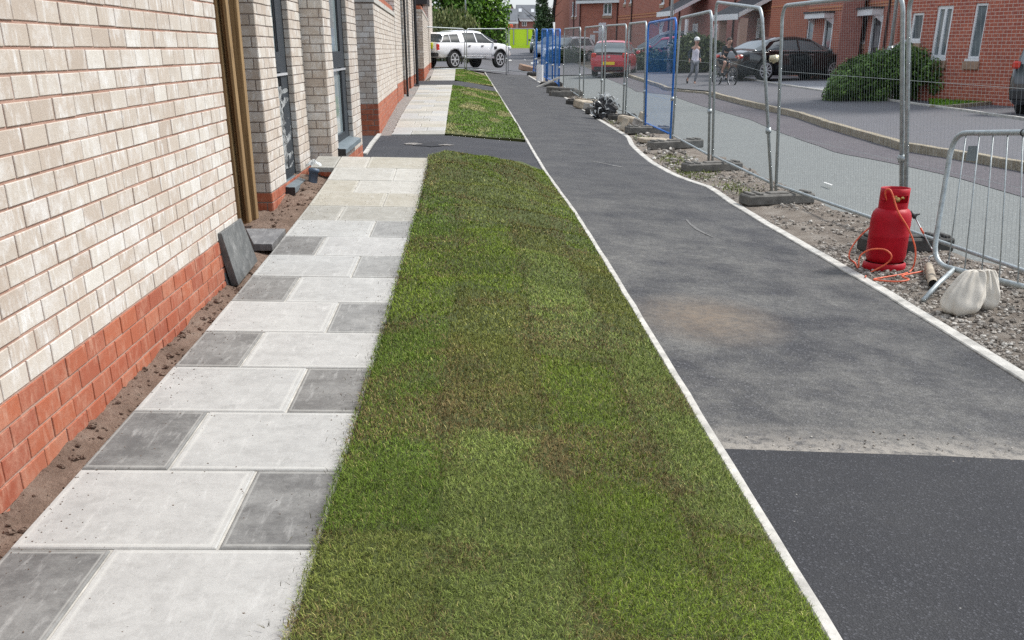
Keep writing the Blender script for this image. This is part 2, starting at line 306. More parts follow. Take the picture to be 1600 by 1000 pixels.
# ------------------------------------------------------------------ mesh helpers
class MB:
    def __init__(self): self.v = []; self.f = []; self.m = []; self.uv = []; self.c = []
    def add(self, vs, fs, mi=0, uvs=None, col=None):
        o = len(self.v); self.v += [tuple(p) for p in vs]
        for i, f in enumerate(fs):
            self.f.append(tuple(o + k for k in f)); self.m.append(mi)
            self.uv.append(uvs[i] if uvs else None); self.c.append(col)
        return self
    def box(self, c, sz, mi=0, rot=None, col=None):
        x, y, z = (k / 2 for k in sz); vs = [Vector((i * x, j * y, k * z)) for i in (-1, 1) for j in (-1, 1) for k in (-1, 1)]
        if rot is not None: vs = [rot @ v for v in vs]
        vs = [v + Vector(c) for v in vs]
        return self.add(vs, [(0, 1, 3, 2), (4, 6, 7, 5), (0, 4, 5, 1), (2, 3, 7, 6), (0, 2, 6, 4), (1, 5, 7, 3)], mi, col=col)
    def cbox(self, c, sz, ch, mi=0, rot=None):   # box with chamfered edges
        x, y, z = (k / 2 for k in sz); vs = []; idx = {}
        for i in (-1, 1):
            for j in (-1, 1):
                for k in (-1, 1):
                    for a in range(3):
                        p = [i * x, j * y, k * z]
                        for b_ in range(3):
                            if b_ != a: p[b_] -= (i, j, k)[b_] * ch
                        idx[(i, j, k, a)] = len(vs); vs.append(Vector(p))
        fs = []
        for a in range(3):
            o1, o2 = [q for q in range(3) if q != a]
            for sgn in (-1, 1):
                ring = []
                for (p, q) in ((-1, -1), (1, -1), (1, 1), (-1, 1)):
                    key = [0, 0, 0]; key[a] = sgn; key[o1] = p; key[o2] = q; ring.append(idx[(*key, a)])
                fs.append(tuple(ring))
        for a in range(3):
            o1, o2 = [q for q in range(3) if q != a]
            for p in (-1, 1):
                for q in (-1, 1):
                    k0 = [0, 0, 0]; k1 = [0, 0, 0]; k0[a] = -1; k1[a] = 1
                    for k_ in (k0, k1): k_[o1] = p; k_[o2] = q
                    fs.append((idx[(*k0, o1)], idx[(*k1, o1)], idx[(*k1, o2)], idx[(*k0, o2)]))
        for i in (-1, 1):
            for j in (-1, 1):
                for k in (-1, 1): fs.append(tuple(idx[(i, j, k, a)] for a in range(3)))
        if rot is not None: vs = [rot @ v for v in vs]
        self.add([v + Vector(c) for v in vs], fs, mi); return self
    def tube(self, pts, r, n=8, mi=0, cap=True, closed=False):
        pts = [Vector(p) for p in pts]; rs = r if isinstance(r, (list, tuple)) else [r] * len(pts)
        k = len(pts); t0 = (pts[1] - pts[0]).normalized(); up = Vector((0, 0, 1)) if abs(t0.z) < .9 else Vector((1, 0, 0))
        nrm = t0.cross(up).normalized(); vs = []
        for i, p in enumerate(pts):
            if closed: t = (pts[(i + 1) % k] - pts[i - 1]).normalized()
            else: t = (pts[min(i + 1, k - 1)] - pts[max(i - 1, 0)]).normalized()
            nrm = (nrm - t * nrm.dot(t)).normalized(); bn = t.cross(nrm)
            for j in range(n):
                a = 2 * math.pi * j / n; vs.append(p + (nrm * math.cos(a) + bn * math.sin(a)) * rs[i])
        fs = []
        for i in range(k if closed else k - 1):
            i2 = (i + 1) % k
            for j in range(n): fs.append((i * n + j, i * n + (j + 1) % n, i2 * n + (j + 1) % n, i2 * n + j))
        if cap and not closed: fs += [tuple(range(n))[::-1], tuple((k - 1) * n + j for j in range(n))]
        return self.add(vs, fs, mi)
    def lathe(self, prof, n=24, c=(0, 0, 0), mi=0, rot=None):
        vs = []
        for (r, z) in prof:
            for j in range(n):
                a = 2 * math.pi * j / n; v = Vector((r * math.cos(a), r * math.sin(a), z))
                vs.append((rot @ v if rot is not None else v) + Vector(c))
        fs = []
        for i in range(len(prof) - 1):
            for j in range(n): fs.append((i * n + j, i * n + (j + 1) % n, (i + 1) * n + (j + 1) % n, (i + 1) * n + j))
        return self.add(vs, fs, mi)
    def ell(self, c, r, n=12, m=8, mi=0, rot=None, jit=0):
        vs = []; 
        for i in range(m + 1):
            th = math.pi * i / m
            for j in range(n):
                a = 2 * math.pi * j / n; k = 1 + (random.uniform(-jit, jit) if jit else 0)
                v = Vector((r[0] * math.sin(th) * math.cos(a), r[1] * math.sin(th) * math.sin(a), r[2] * math.cos(th))) * k
                vs.append((rot @ v if rot is not None else v) + Vector(c))
        fs = [(i * n + j, (i + 1) * n + j, (i + 1) * n + (j + 1) % n, i * n + (j + 1) % n) for i in range(m) for j in range(n)]
        return self.add(vs, fs, mi)
    def build(self, name, mats, parent=None, smooth=False):
        me = D.meshes.new(name); me.from_pydata(self.v, [], self.f)
        for m in (mats if isinstance(mats, (list, tuple)) else [mats]): me.materials.append(M[m] if isinstance(m, str) else m)
        me.polygons.foreach_set('material_index', self.m)
        if smooth: me.polygons.foreach_set('use_smooth', [True] * len(self.f))
        if any(u is not None for u in self.uv):
            ul = me.uv_layers.new(name='UVMap'); data = []
            for f, u in zip(self.f, self.uv):
                for k in range(len(f)): data += list(u[k]) if u is not None else [0, 0]
            ul.data.foreach_set('uv', data)
        if any(c is not None for c in self.c):
            ca = me.color_attributes.new('col', 'FLOAT_COLOR', 'CORNER'); data = []
            for f, c in zip(self.f, self.c):
                for k in range(len(f)): data += [*(c or (.5, .5, .5)), 1]
            ca.data.foreach_set('color', data)
        me.update(); me.validate()
        o = D.objects.new(name, me); COL.objects.link(o)
        if parent is not None: o.parent = parent
        return o
def tag(o, label=None, cat=None, group=None, kind=None):
    if label: o['label'] = label
    if cat: o['category'] = cat
    if group: o['group'] = group
    if kind: o['kind'] = kind
    return o
def thing(name, label, cat, loc=(0, 0, 0), rz=0, group=None):
    o = D.objects.new(name, None); COL.objects.link(o); o.location = loc; o.rotation_euler = (0, 0, rz)
    o.empty_display_size = .2
    return tag(o, label, cat, group)
def struct(mb, name, mats, smooth=False): return tag(mb.build(name, mats, None, smooth), kind='structure')
def dup(o, parent=None):
    c = o.copy(); COL.objects.link(c)
    if parent is not None: c.parent = parent
    for ch in list(o.children): dup(ch, c)
    return c
def lerp(a, b, t): return a + (b - a) * t
def tri_mesh(name, verts, faces, cols, mat, parent=None, smooth=False):
    """verts (n,3), faces (m,k) all with k corners, cols (n,3) per vertex"""
    me = D.meshes.new(name); n = len(verts); m, k = faces.shape
    me.vertices.add(n); me.vertices.foreach_set('co', verts.astype(np.float32).ravel())
    me.loops.add(m * k); me.loops.foreach_set('vertex_index', faces.astype(np.int32).ravel())
    me.polygons.add(m); me.polygons.foreach_set('loop_start', np.arange(0, m * k, k, dtype=np.int32)); me.polygons.foreach_set('loop_total', np.full(m, k, dtype=np.int32))
    if cols is not None:
        ca = me.color_attributes.new('col', 'FLOAT_COLOR', 'POINT'); ca.data.foreach_set('color', np.hstack([cols, np.ones((n, 1))]).astype(np.float32).ravel())
    me.materials.append(M[mat]); me.update(calc_edges=True)
    o = D.objects.new(name, me); COL.objects.link(o)
    if parent is not None: o.parent = parent
    return o
# value noise for colours and bumps
_tab = RNG.random((256, 256))
def vn(x, y, sc=1.0):
    x = np.asarray(x, float) * sc; y = np.asarray(y, float) * sc; xi = np.floor(x).astype(int); yi = np.floor(y).astype(int); fx = x - xi; fy = y - yi
    fx = fx * fx * (3 - 2 * fx); fy = fy * fy * (3 - 2 * fy); T = lambda a, b: _tab[a % 256, b % 256]
    return (T(xi, yi) * (1 - fx) + T(xi + 1, yi) * fx) * (1 - fy) + (T(xi, yi + 1) * (1 - fx) + T(xi + 1, yi + 1) * fx) * fy
def fbm(x, y, sc=1.0): return vn(x, y, sc) * .5 + vn(x + 17.3, y + 5.1, sc * 2.1) * .3 + vn(x + 3.7, y + 29.9, sc * 4.3) * .2
# ------------------------------------------------------------------ ground, roads, path, paving
XRP = [(-5, 3.04), (7.3, 2.995), (8.65, 2.96), (10.5, 2.91), (11.84, 2.89), (13.1, 2.92), (13.6, 2.83), (14.3, 2.68), (15.6, 2.60), (17.0, 2.62), (18.5, 2.69), (19.4, 2.78), (20.2, 2.86), (22.4, 2.83), (25.8, 2.79), (33, 2.8), (43.5, 2.67), (54, 2.55)]
XE = lambda Y: float(np.interp(Y, EDY, EDX))
XR = lambda Y: float(np.interp(Y, [p[0] for p in XRP], [p[1] for p in XRP]))
KRP = [(-5, 7.3), (13.9, 7.13), (15.3, 6.95), (16.9, 6.65), (21.2, 6.8), (23.9, 7.0), (28.5, 6.92), (31.9, 6.95), (34.3, 7.1), (36, 6.6), (37.1, 6.35), (39, 6.5), (48.9, 6.75), (57, 6.25)]
XK = lambda Y: float(np.interp(Y, [p[0] for p in KRP], [p[1] for p in KRP]))
WALLX = -1.54
def drape(name, x0, x1, y0, y1, mat, dz=0.0, step=.35, nx=6, edge=0.0, skirt=0.0, zf=None):
    """a sheet laid over the terrain between two lines x0(Y), x1(Y)"""
    f0 = x0 if callable(x0) else (lambda Y: x0); f1 = x1 if callable(x1) else (lambda Y: x1)
    ny = max(2, int((y1 - y0) / step)); mb = MB(); vs = []
    for i in range(ny + 1):
        Y = y0 + (y1 - y0) * i / ny
        a = f0(Y) + edge * (float(fbm(Y, 3.3, 2.2)) - .5) * 2; b = f1(Y) + edge * (float(fbm(Y, 9.1, 1.9)) - .5) * 2
        for j in range(nx + 1):
            X = lerp(a, b, j / nx); vs.append((X, Y, (zf(X, Y) if zf else gf(X, Y)) + dz))
    fs = [(i * (nx + 1) + j, i * (nx + 1) + j + 1, (i + 1) * (nx + 1) + j + 1, (i + 1) * (nx + 1) + j) for i in range(ny) for j in range(nx)]
    if skirt:
        ring = [(i, 0) for i in range(ny + 1)] + [(ny, j) for j in range(1, nx + 1)] + [(i, nx) for i in range(ny - 1, -1, -1)] + [(0, j) for j in range(nx - 1, 0, -1)]
        n0 = len(vs)
        for (i, j) in ring: p = vs[i * (nx + 1) + j]; vs.append((p[0], p[1], p[2] - skirt))
        k = len(ring)
        for q in range(k):
            a = ring[q]; b = ring[(q + 1) % k]
            fs.append((a[0] * (nx + 1) + a[1], b[0] * (nx + 1) + b[1], n0 + (q + 1) % k, n0 + q))
    mb.add(vs, fs); return struct(mb, name, mat, True)
# one sheet to the horizon
vs = []; fs = []
gx = [-300, -150, -60, -30, -15, -8, -5, -3.5, -2.6, -1.9, -1.5, -1.0, -.48, 0, .5, 1, 1.5, 2.1, 2.8, 3.5, 5, 6, 7, 8, 9, 10, 12, 14, 18, 25, 40, 60, 150, 300]
gy = list(np.arange(-8, 24, .8)) + list(np.arange(24, 70, 3)) + [75, 85, 95, 105, 120, 150, 200, 300, 600]
for Y in gy:
    for X in gx: vs.append((X, Y, gf(X, min(Y, 300)) - (.36 if (X < -.6 and Y < 19) else .05)))
n = len(gx)
for i in range(len(gy) - 1):
    for j in range(n - 1): fs.append((i * n + j, i * n + j + 1, (i + 1) * n + j + 1, (i + 1) * n + j))
struct(MB().add(vs, fs), 'ground', 'earth', True)

# tarmac footpath
drape('footpath', lambda Y: XE(Y) + .015, lambda Y: XR(Y) - .07, -4, 4.0, 'tar_new', .006, .4, 6)
drape('footpath', lambda Y: XE(Y) + .015, lambda Y: XR(Y) - .07, 4.0, 53, 'tar_path', .0, .4, 6)
mb = MB()                                   # ragged lip of the old surface along the joint
for i in range(150):
    X = random.uniform(1.05, 2.98); Y = 4.07 + random.gauss(0, .09) + .03 * (X - 1)
    a = random.uniform(.002, .006); mb.ell((X, Y, gf(X, Y) + .004), (a, a * random.uniform(.6, 1.4), a * .5), 6, 4, jit=.2)
tag(mb.build('gravel', 'gravel'), kind='stuff')
# driveways crossing the verge
drape('driveway', -2.6, lambda Y: XE(Y), 11.5, 17.75, 'tar_far', .004, .3, 8)
drape('driveway', -2.6, lambda Y: XE(Y), 34.2, 37.6, 'tar_far', .004, .3, 8)
# junction beyond the fence and the road
drape('road', -14, lambda Y: XK(min(Y, 57)) - .02, 53, 112, 'pave_far', .01, 1.5, 16)
drape('road', 2.9, lambda Y: XK(Y) - 1.0, -6, 55, 'road', -.03, .5, 10)
drape('road', lambda Y: XK(Y) - 1.02, lambda Y: XK(Y) - .02, -6, 55, 'road_edge', -.024, .5, 3, .03)
drape('pavement', lambda Y: XK(Y) + .1, 10.25, -6, 56, 'pave_far', .06, .6, 6)
drape('driveway', 10.3, 22, 19, 60, 'pave_far', .03, 1.2, 8)
drape('driveway', 10.35, 15.5, 30.5, 39.3, 'drive_pale', .045, 1, 5)
# kerbs and edgings
def joints(fx, w, y0, y1, top, every=.915):
    mb = MB(); Y = y0
    while Y < y1: X = fx(Y); mb.box((X, Y, gf(X, Y) + top - .004), (w + .002, .008, .012)); Y += every * random.uniform(.98, 1.02)
    struct(mb, 'kerb_joints', 'turfbase')
def ribbon(name, fx, w, y0, y1, top, mat, step=.3, wob=.004, depth=.12, joints=0):
    vs = []; ny = int((y1 - y0) / step); fs = []
    for i in range(ny + 1):
        Y = y0 + (y1 - y0) * i / ny; X = fx(Y) + random.uniform(-wob, wob); z = gf(fx(Y), Y) + top + random.uniform(-wob, wob) * .6
        ch = .006
        for (dx, dz) in ((-w / 2, -depth), (-w / 2, -ch), (-w / 2 + ch, 0), (w / 2 - ch, 0), (w / 2, -ch), (w / 2, -depth)): vs.append((X + dx, Y, z + dz))
    for i in range(ny):
        for j in range(5): fs.append((i * 6 + j, i * 6 + j + 1, (i + 1) * 6 + j + 1, (i + 1) * 6 + j))
    return struct(MB().add(vs, fs), name, mat, False)
ribbon('kerb', lambda Y: XE(Y) - .012, .043, -4, 52.5, .018, 'kerbconc', .30, .0025)
ribbon('kerb', lambda Y: XR(Y) - .042, .088, -4, 53.5, .012, 'kerbconc', .45, .003)
ribbon('kerb', lambda Y: XK(Y) + .05, .13, -6, 33.2, .09, 'kerbold', .3, .008)
ribbon('kerb', lambda Y: XK(Y) + .05, .13, 36.6, 57, .07, 'kerbold', .3, .01)
ribbon('kerb', lambda Y: XK(Y) + .05, .13, 33.2, 36.6, .03, 'kerbold', .3, .01)
ribbon('kerb', lambda Y: 10.28 + .25 * math.sin(Y * .13), .09, 18, 56, .10, 'kerbconc', .5, .006)
# curved kerb beside the lawn of the near brick house
def pline(name, pts, w, top, mat, depth=.1):
    mb = MB()
    for a, b in zip(pts[:-1], pts[1:]):
        a = Vector(a); b = Vector(b); d = (b - a).normalized(); nn = Vector((-d.y, d.x, 0)) * w / 2
        vs = [a - nn, a + nn, b + nn, b - nn]; z = top
        mb.add([(p.x, p.y, p.z + z) for p in vs] + [(p.x, p.y, p.z + z - depth) for p in vs], [(0, 3, 2, 1), (0, 1, 5, 4), (1, 2, 6, 5), (2, 3, 7, 6), (3, 0, 4, 7)])
    return struct(mb, name, mat)
pline('kerb', [gp(1452, 172), gp(1480, 172), gp(1530, 167), gp(1575, 163), gp(1640, 162)], .16, .1, 'kerbold', .16)
pline('kerb', [gp(570, 243), gp(581, 226), gp(593, 211.5)], .06, .03, 'kerbconc')
mb = MB()
for quad in (((829, 98), (841, 96), (842, 98.5), (830, 100.5)), ((972, 107), (990, 109), (989, 110), (972, 108)), ((1288, 286.5), (1301, 291), (1299.5, 292), (1287, 287.5)), ((795, 94), (801, 93.5), (801, 95), (795, 95.5)), ((815, 93), (821, 93), (821, 94.5), (815, 94.5))):
    mb.add([gp(*q) + Vector((0, 0, .018)) for q in quad], [(0, 1, 2, 3)])
tag(mb.build('road_marking', 'whitepaint'), kind='structure')

# soil strip between paving and walls
def soilz(X, Y):
    d = np.interp(Y, [0, 5.5, 7, 8.6, 10.6, 11.4], [.04, .045, .10, .13, .11, .09]); b = np.interp(Y, ZLY[:7], ZLZ[:7])
    k = (float(fbm(X * 3, Y, 4.0)) - .5) * .05 + (float(fbm(X, Y, 19)) - .5) * .03
    return float(b - d + k + .03 * max(0, min(1, (-1.42 - X) / .12)))
drape('soil', -2.0, -1.34, -1, 10.75, 'soil', 0, .05, 14, zf=soilz)
drape('gravel_bed', lambda Y: -1.9 - .012 * (Y - 17), lambda Y: float(np.interp(Y, [17, 28, 34], [-1.3, -1.5, -1.62])), 17.8, 34, 'gravelbed', -.01, .5, 3)
drape('gravel_bed', -2.7, -1.7, 37.7, 58, 'gravelbed', -.01, 1, 3)
# clods and stones lying on the soil
mb = MB()
for i in range(700):
    Y = random.uniform(.8, 10.6); X = random.uniform(-1.53, -1.40) if Y < 6.9 else random.uniform(-1.72, -1.42)
    a = random.choice([.002, .003, .004, .006, .008, .013]) * random.uniform(.7, 1.3)
    mb.ell((X, Y, soilz(X, Y) + a * .3), (a * 1.3, a, a * .8), 6, 4, jit=.25)
tag(mb.build('soil_clods', 'soil'), kind='stuff')

# ------------------------------------------------------------------ concrete slab paving
LT = [(.375, .372, .36), (.405, .40, .382), (.36, .36, .35), (.395, .388, .37)]
DK = [(.115, .114, .112), (.135, .131, .126), (.15, .146, .14)]; MG = [(.24, .24, .232), (.20, .20, .196)]; BE = [(.36, .335, .275), (.41, .385, .335), (.31, .30, .265), (.43, .415, .375)]
LZ = lambda Y: float(np.interp(Y, [-5, 2.7, 5.2, 7, 8.85, 10, 11.38], [0, 0, .035, .09, .165, .227, .335]))
slab_mb = MB(); bed_v = []
def slab(mb, x0, x1, y0, y1, zf, col, gap=.005, th=.045, bv=.004):
    x0 += gap; x1 -= gap; y0 += gap; y1 -= gap; r = lambda: random.uniform(-.0015, .0015)
    tl = r(); vs = []
    for (x, y) in ((x0, y0), (x1, y0), (x1, y1), (x0, y1)): vs.append((x, y, zf(x, y) - th))
    for (x, y) in ((x0, y0), (x1, y0), (x1, y1), (x0, y1)): vs.append((x, y, zf(x, y) - bv + tl))
    for (x, y) in ((x0 + bv, y0 + bv), (x1 - bv, y0 + bv), (x1 - bv, y1 - bv), (x0 + bv, y1 - bv)): vs.append((x, y, zf(x, y) + tl))
    q = [(0, 0), (1, 0), (1, 1), (0, 1)]; z4 = [(0, 0)] * 4
    fs = [(8, 9, 10, 11)]; uv = [q]
    for k in range(4):
        k2 = (k + 1) % 4; fs += [(4 + k, 4 + k2, 8 + k2, 8 + k), (k, k2, 4 + k2, 4 + k)]; uv += [z4, z4]
    kk = random.uniform(.95, 1.05); c = tuple(min(1, v * kk) for v in col); mb.add(vs, fs, 0, uv, c)
Y0 = 2.755 - .61 * 4
pz = lambda x, y: LZ(y) - .02 * (x + 1.4) + .004
for r in range(-4, 14):
    ya = 2.755 + .61 * r + (.0 if r < 13 else .0); yb = ya + .61; xl, xr_ = -1.395, -.482; big_left = (r % 2 == 0)
    if r == -1: cols = (random.choice(DK), LT[0])
    elif r < 8:
        cols = ((LT[r % 4], (DK[0], DK[1], MG[1], MG[0])[min(3, r // 2)]) if big_left else (DK[(r // 2) % 3 if r < 5 else 2], LT[(r + 1) % 4]))
    elif r == 8: cols = ((.38, .38, .365), MG[0])
    else: cols = (random.choice(BE), random.choice(BE))
    xm = xl + .61 if big_left else xl + .303
    if r == -1: xm = xl + .303
    slab(slab_mb, xl, xm, ya, yb, pz, cols[0]); slab(slab_mb, xm, xr_, ya, yb, pz, cols[1])
# landing in front of the doorways
ya = 2.755 + .61 * 13; 
for (a, b) in ((-1.635, -1.395),): slab(slab_mb, a, b, ya, ya + .61, pz, BE[2])
struct(slab_mb, 'paving', 'slab')
drape('paving_bed', -1.392, -.484, -1, 11.29, 'kerbconc', -.003, .3, 2, zf=lambda X, Y: LZ(Y) - .02 * (X + 1.4))
# second and third lengths of paving
mb = MB(); Y = 17.8; r = 0
pz2 = lambda x, y: gf(min(x, -.5), y) + .02
while Y < 34:
    xl = float(np.interp(Y, [17.8, 21, 28, 34], [-1.37, -1.45, -1.55, -1.70])); xr_ = float(np.interp(Y, [17.8, 24, 34], [-.505, -.58, -.70]))
    xm = lerp(xl, xr_, (.36, .64, .5)[r % 3]); 
    slab(mb, xl, xm, Y, Y + .61, pz2, random.choice(BE + LT[:1])); slab(mb, xm, xr_, Y, Y + .61, pz2, random.choice(BE + LT[:1])); Y += .61; r += 1
Y = 37.8
while Y < 55.5:
    xl = float(np.interp(Y, [37.8, 56], [-1.55, -2.0])); xr_ = float(np.interp(Y, [37.8, 56], [-.70, -.96])); xm = lerp(xl, xr_, (.36, .64, .5)[r % 3])
    slab(mb, xl, xm, Y, Y + .61, pz2, random.choice(BE + LT[:1])); slab(mb, xm, xr_, Y, Y + .61, pz2, random.choice(BE + LT[:1])); Y += .61; r += 1
struct(mb, 'paving', 'slab')

# ------------------------------------------------------------------ turf
def turf_far_edge(X): return lerp(11.34, 13.9, max(0, min(1, (X + .48) / 1.36))) 
def turf_z(X, Y):
    X = np.asarray(X, float); Y = np.asarray(Y, float); xe = np.interp(Y, EDY, EDX); t = np.clip((X + .48) / (xe + .48), 0, 1)
    zl = np.interp(Y, [-5, 2.7, 5.2, 7, 8.85, 10, 11.34, 13.0, 20], [0, 0, .035, .09, .165, .227, .335, .31, .3]); ze = s(Y) + np.interp(xe, XS, ZS)
    bow = .045 * np.sin(np.pi * np.clip(t * 1.15, 0, 1)) * np.interp(Y, [0, 4, 9, 14], [.4, .5, 1.2, 1.3])
    lump = (fbm(X, Y, 2.6) - .5) * .035 + (vn(X * .8 + Y * .3, Y * 1.7 - X * 1.1, 1.6) - .5) * np.interp(Y, [3, 6, 9, 12], [.008, .05, .10, .11])
    edge = np.minimum(1, np.minimum(t, 1 - t) * 9)
    xw = X + .012 * np.sin(Y * 1.7); rl = -.005 * np.exp(-np.min(np.abs(np.asarray(xw)[..., None] - np.array([-.14, .28, .68])), -1) / .03)
    ci = np.digitize(xw, [-.14, .28, .68]); jd = np.full(np.shape(X), 9.0)
    for c_, js in enumerate(([2.82, 5.35, 7.3, 9.6], [1.6, 3.82, 6.1, 8.4, 10.6], [2.35, 4.95, 7.6, 9.4, 11.6], [3.1, 5.7, 8.0, 10.2, 12.4])):
        d_ = np.asarray(Y)[..., None] - np.array(js); k_ = (np.exp(-np.abs(d_) / .25) * np.clip(d_ / .05, 0, 1)).max(-1) * .010 - .004 * np.exp(-np.abs(d_).min(-1) / .03); rl = rl + np.where(ci == c_, k_, 0)
    return zl * (1 - t) + ze * t + (bow + lump + rl) * edge + .016 * edge + .012
def turf(name_sheet, y0, yfar, xl, xr):
    nx, ny = 44, 260; vs = []; fs = []
    for i in range(ny + 1):
        for j in range(nx + 1):
            X = lerp(xl, xr, j / nx); yf = yfar(X); Y = lerp(y0, yf, i / ny); xe = XE(Y) - .03; X2 = lerp(xl, xe, j / nx)
            vs.append((X2, Y, float(turf_z(X2, Y)) - .008))
    for i in range(ny):
        for j in range(nx): a = i * (nx + 1) + j; fs.append((a, a + 1, a + nx + 2, a + nx + 1))
    # back and left skirts
    n0 = len(vs)
    for j in range(nx + 1): p = vs[ny * (nx + 1) + j]; vs.append((p[0] + 0, p[1] + .10, p[2] - .55))
    for j in range(nx): a = ny * (nx + 1) + j; fs.append((a, a + 1, n0 + j + 1, n0 + j))
    n1 = len(vs)
    for i in range(ny + 1): p = vs[i * (nx + 1)]; vs.append((p[0] + .01, p[1], p[2] - .06))
    for i in range(ny): fs.append((i * (nx + 1), (i + 1) * (nx + 1), n1 + i + 1, n1 + i))
    struct(MB().add(vs, fs), name_sheet, 'turfbase', True)
turf('turf', -1.0, turf_far_edge, -.478, 1.0)
CXB = [-.14, .28, .68]                                  # lengthwise seams between turf rolls
CJ = [[2.82, 5.35, 7.3, 9.6], [1.6, 3.82, 6.1, 8.4, 10.6], [2.35, 4.95, 7.6, 9.4, 11.6], [3.1, 5.7, 8.0, 10.2, 12.4]]
OLIVE, GREEN, PALE, BROWNISH, MID = (.145, .178, .040), (.098, .155, .020), (.155, .202, .048), (.115, .132, .028), (.118, .170, .020)
CT = [[OLIVE, GREEN, MID, GREEN, OLIVE], [PALE, PALE, BROWNISH, MID, OLIVE, MID], [BROWNISH, MID, PALE, BROWNISH, OLIVE, BROWNISH], [MID, PALE, BROWNISH, MID, OLIVE, MID]]
def roll_info(X, Y):
    xw = X + .012 * np.sin(Y * 1.7) + .006 * np.sin(Y * 5.1); ci = np.digitize(xw, CXB); T = np.zeros((len(X), 3)); dj = np.full(len(X), 9.0)
    for c in range(4):
        m_ = ci == c; yw = Y[m_] + .02 * np.sin(X[m_] * 13 + c); r_ = np.digitize(yw, CJ[c]); T[m_] = np.array(CT[c])[r_]
        dj[m_] = np.min(np.abs(yw[:, None] - np.array(CJ[c])[None]), 1)
    dl = np.min(np.abs(xw[:, None] - np.array(CXB)[None]), 1)
    return T, dl, dj
def grass_cols(X, Y, n):
    c, dl, dj = roll_info(X, Y); BR = np.array([.130, .100, .042]); YE = np.array([.29, .28, .10])
    sm = fbm(X + 33, Y + 7, 1.3)
    brown = np.clip((np.exp(-dl / .05) + .8 * np.exp(-dj / .05)) * (fbm(X, Y, 2.3) * 3 - 1.0), 0, 1) * .6 + np.clip(fbm(X + 9, Y, 1.9) * 4.5 - 2.5, 0, .55)
    pick = (RNG.random(n) < brown)[:, None]; c = np.where(pick, BR[None] * RNG.uniform(.7, 1.4, (n, 1)), c)
    yp = (RNG.random(n) < .05)[:, None]; c = np.where(yp, YE[None], c)
    gl = ((sm * .8 + .6) * (1 - .26 * np.clip(np.exp(-dl / .014) * (vn(X, Y, 3) > .35) + np.exp(-dj / .016), 0, 1)))[:, None]
    return c * gl * RNG.uniform(.35, 1.95, (n, 1)) * np.array([[1.02, .99, .98]])
def blades(name, X, Y, zf, hmin, hmax, wd, lean=.9, colf=grass_cols):
    n = len(X); Z = zf(X, Y) - .004; az = RNG.uniform(0, 2 * np.pi, n); h = RNG.uniform(hmin, hmax, n); la = RNG.uniform(.15, lean, n)
    wv = wd * RNG.uniform(.6, 1.3, n); dx, dy = np.cos(az), np.sin(az); px, py2 = -np.sin(az + RNG.uniform(-.6, .6, n)), np.cos(az)
    out = np.sin(la) * h; upz = np.cos(la) * h
    def P(fr, k, wf): return np.stack([X + dx * out * fr ** 1.6 + px * wv * k * wf, Y + dy * out * fr ** 1.6 + py2 * wv * k * wf, Z + upz * fr * (1 - .25 * fr)], 1)
    V = np.stack([P(0, -.5, 1), P(0, .5, 1), P(.55, .5, .85), P(.55, -.5, .85), P(1, 0, 0)], 1).reshape(-1, 3)
    b = np.arange(n)[:, None] * 5
    F = np.concatenate([b + np.array([[0, 1, 2]]), b + np.array([[0, 2, 3]]), b + np.array([[3, 2, 4]])]); 
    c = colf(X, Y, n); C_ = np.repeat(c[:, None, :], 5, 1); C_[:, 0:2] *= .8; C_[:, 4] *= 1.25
    return tag(tri_mesh(name, V, F, C_.reshape(-1, 3), 'grass'), kind='stuff')
def scatter(n, y0, y1, xl, xr, acc=None):
    X = RNG.uniform(xl, xr, n); Y = RNG.uniform(y0, y1, n); k = X < np.interp(Y, EDY, EDX) - .03
    if acc is not None: k &= acc(X, Y)
    return X[k], Y[k]
xa, ya_ = [], []
for (n, y0, y1, wd) in ((120000, 1.9, 3.4, 0), (95000, 3.4, 5.2, 0), (75000, 5.2, 8, 0), (75000, 8, 14, 0)):
    X, Y = scatter(n, y0, y1, -.50, 1.03, lambda X, Y: Y < 11.34 + (X + .48) / 1.36 * 2.56); xa.append((X, Y))
for i, ((X, Y), wd, hm) in enumerate(zip(xa, (.0017, .0022, .0032, .0048), ((.009, .030), (.010, .030), (.010, .030), (.010, .030)))):
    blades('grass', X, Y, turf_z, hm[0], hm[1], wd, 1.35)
X = RNG.uniform(-.50, 1.03, 5000); Y = RNG.uniform(1.2, 1.95, 5000); blades('grass', X, Y, turf_z, .012, .034, .003)
# dropped blades and clippings on the slabs
X = -.48 - np.abs(RNG.normal(0, .055, 900)); Y = RNG.uniform(1.5, 11, 900); blades('grass_clippings', X, Y, lambda X, Y: np.interp(Y, ZLY[:7], ZLZ[:7]) + .004, .012, .03, .002, 1.62, lambda X, Y, n: RNG.uniform(.4, 1.2, (n, 1)) * np.array([[.09, .08, .04]]))
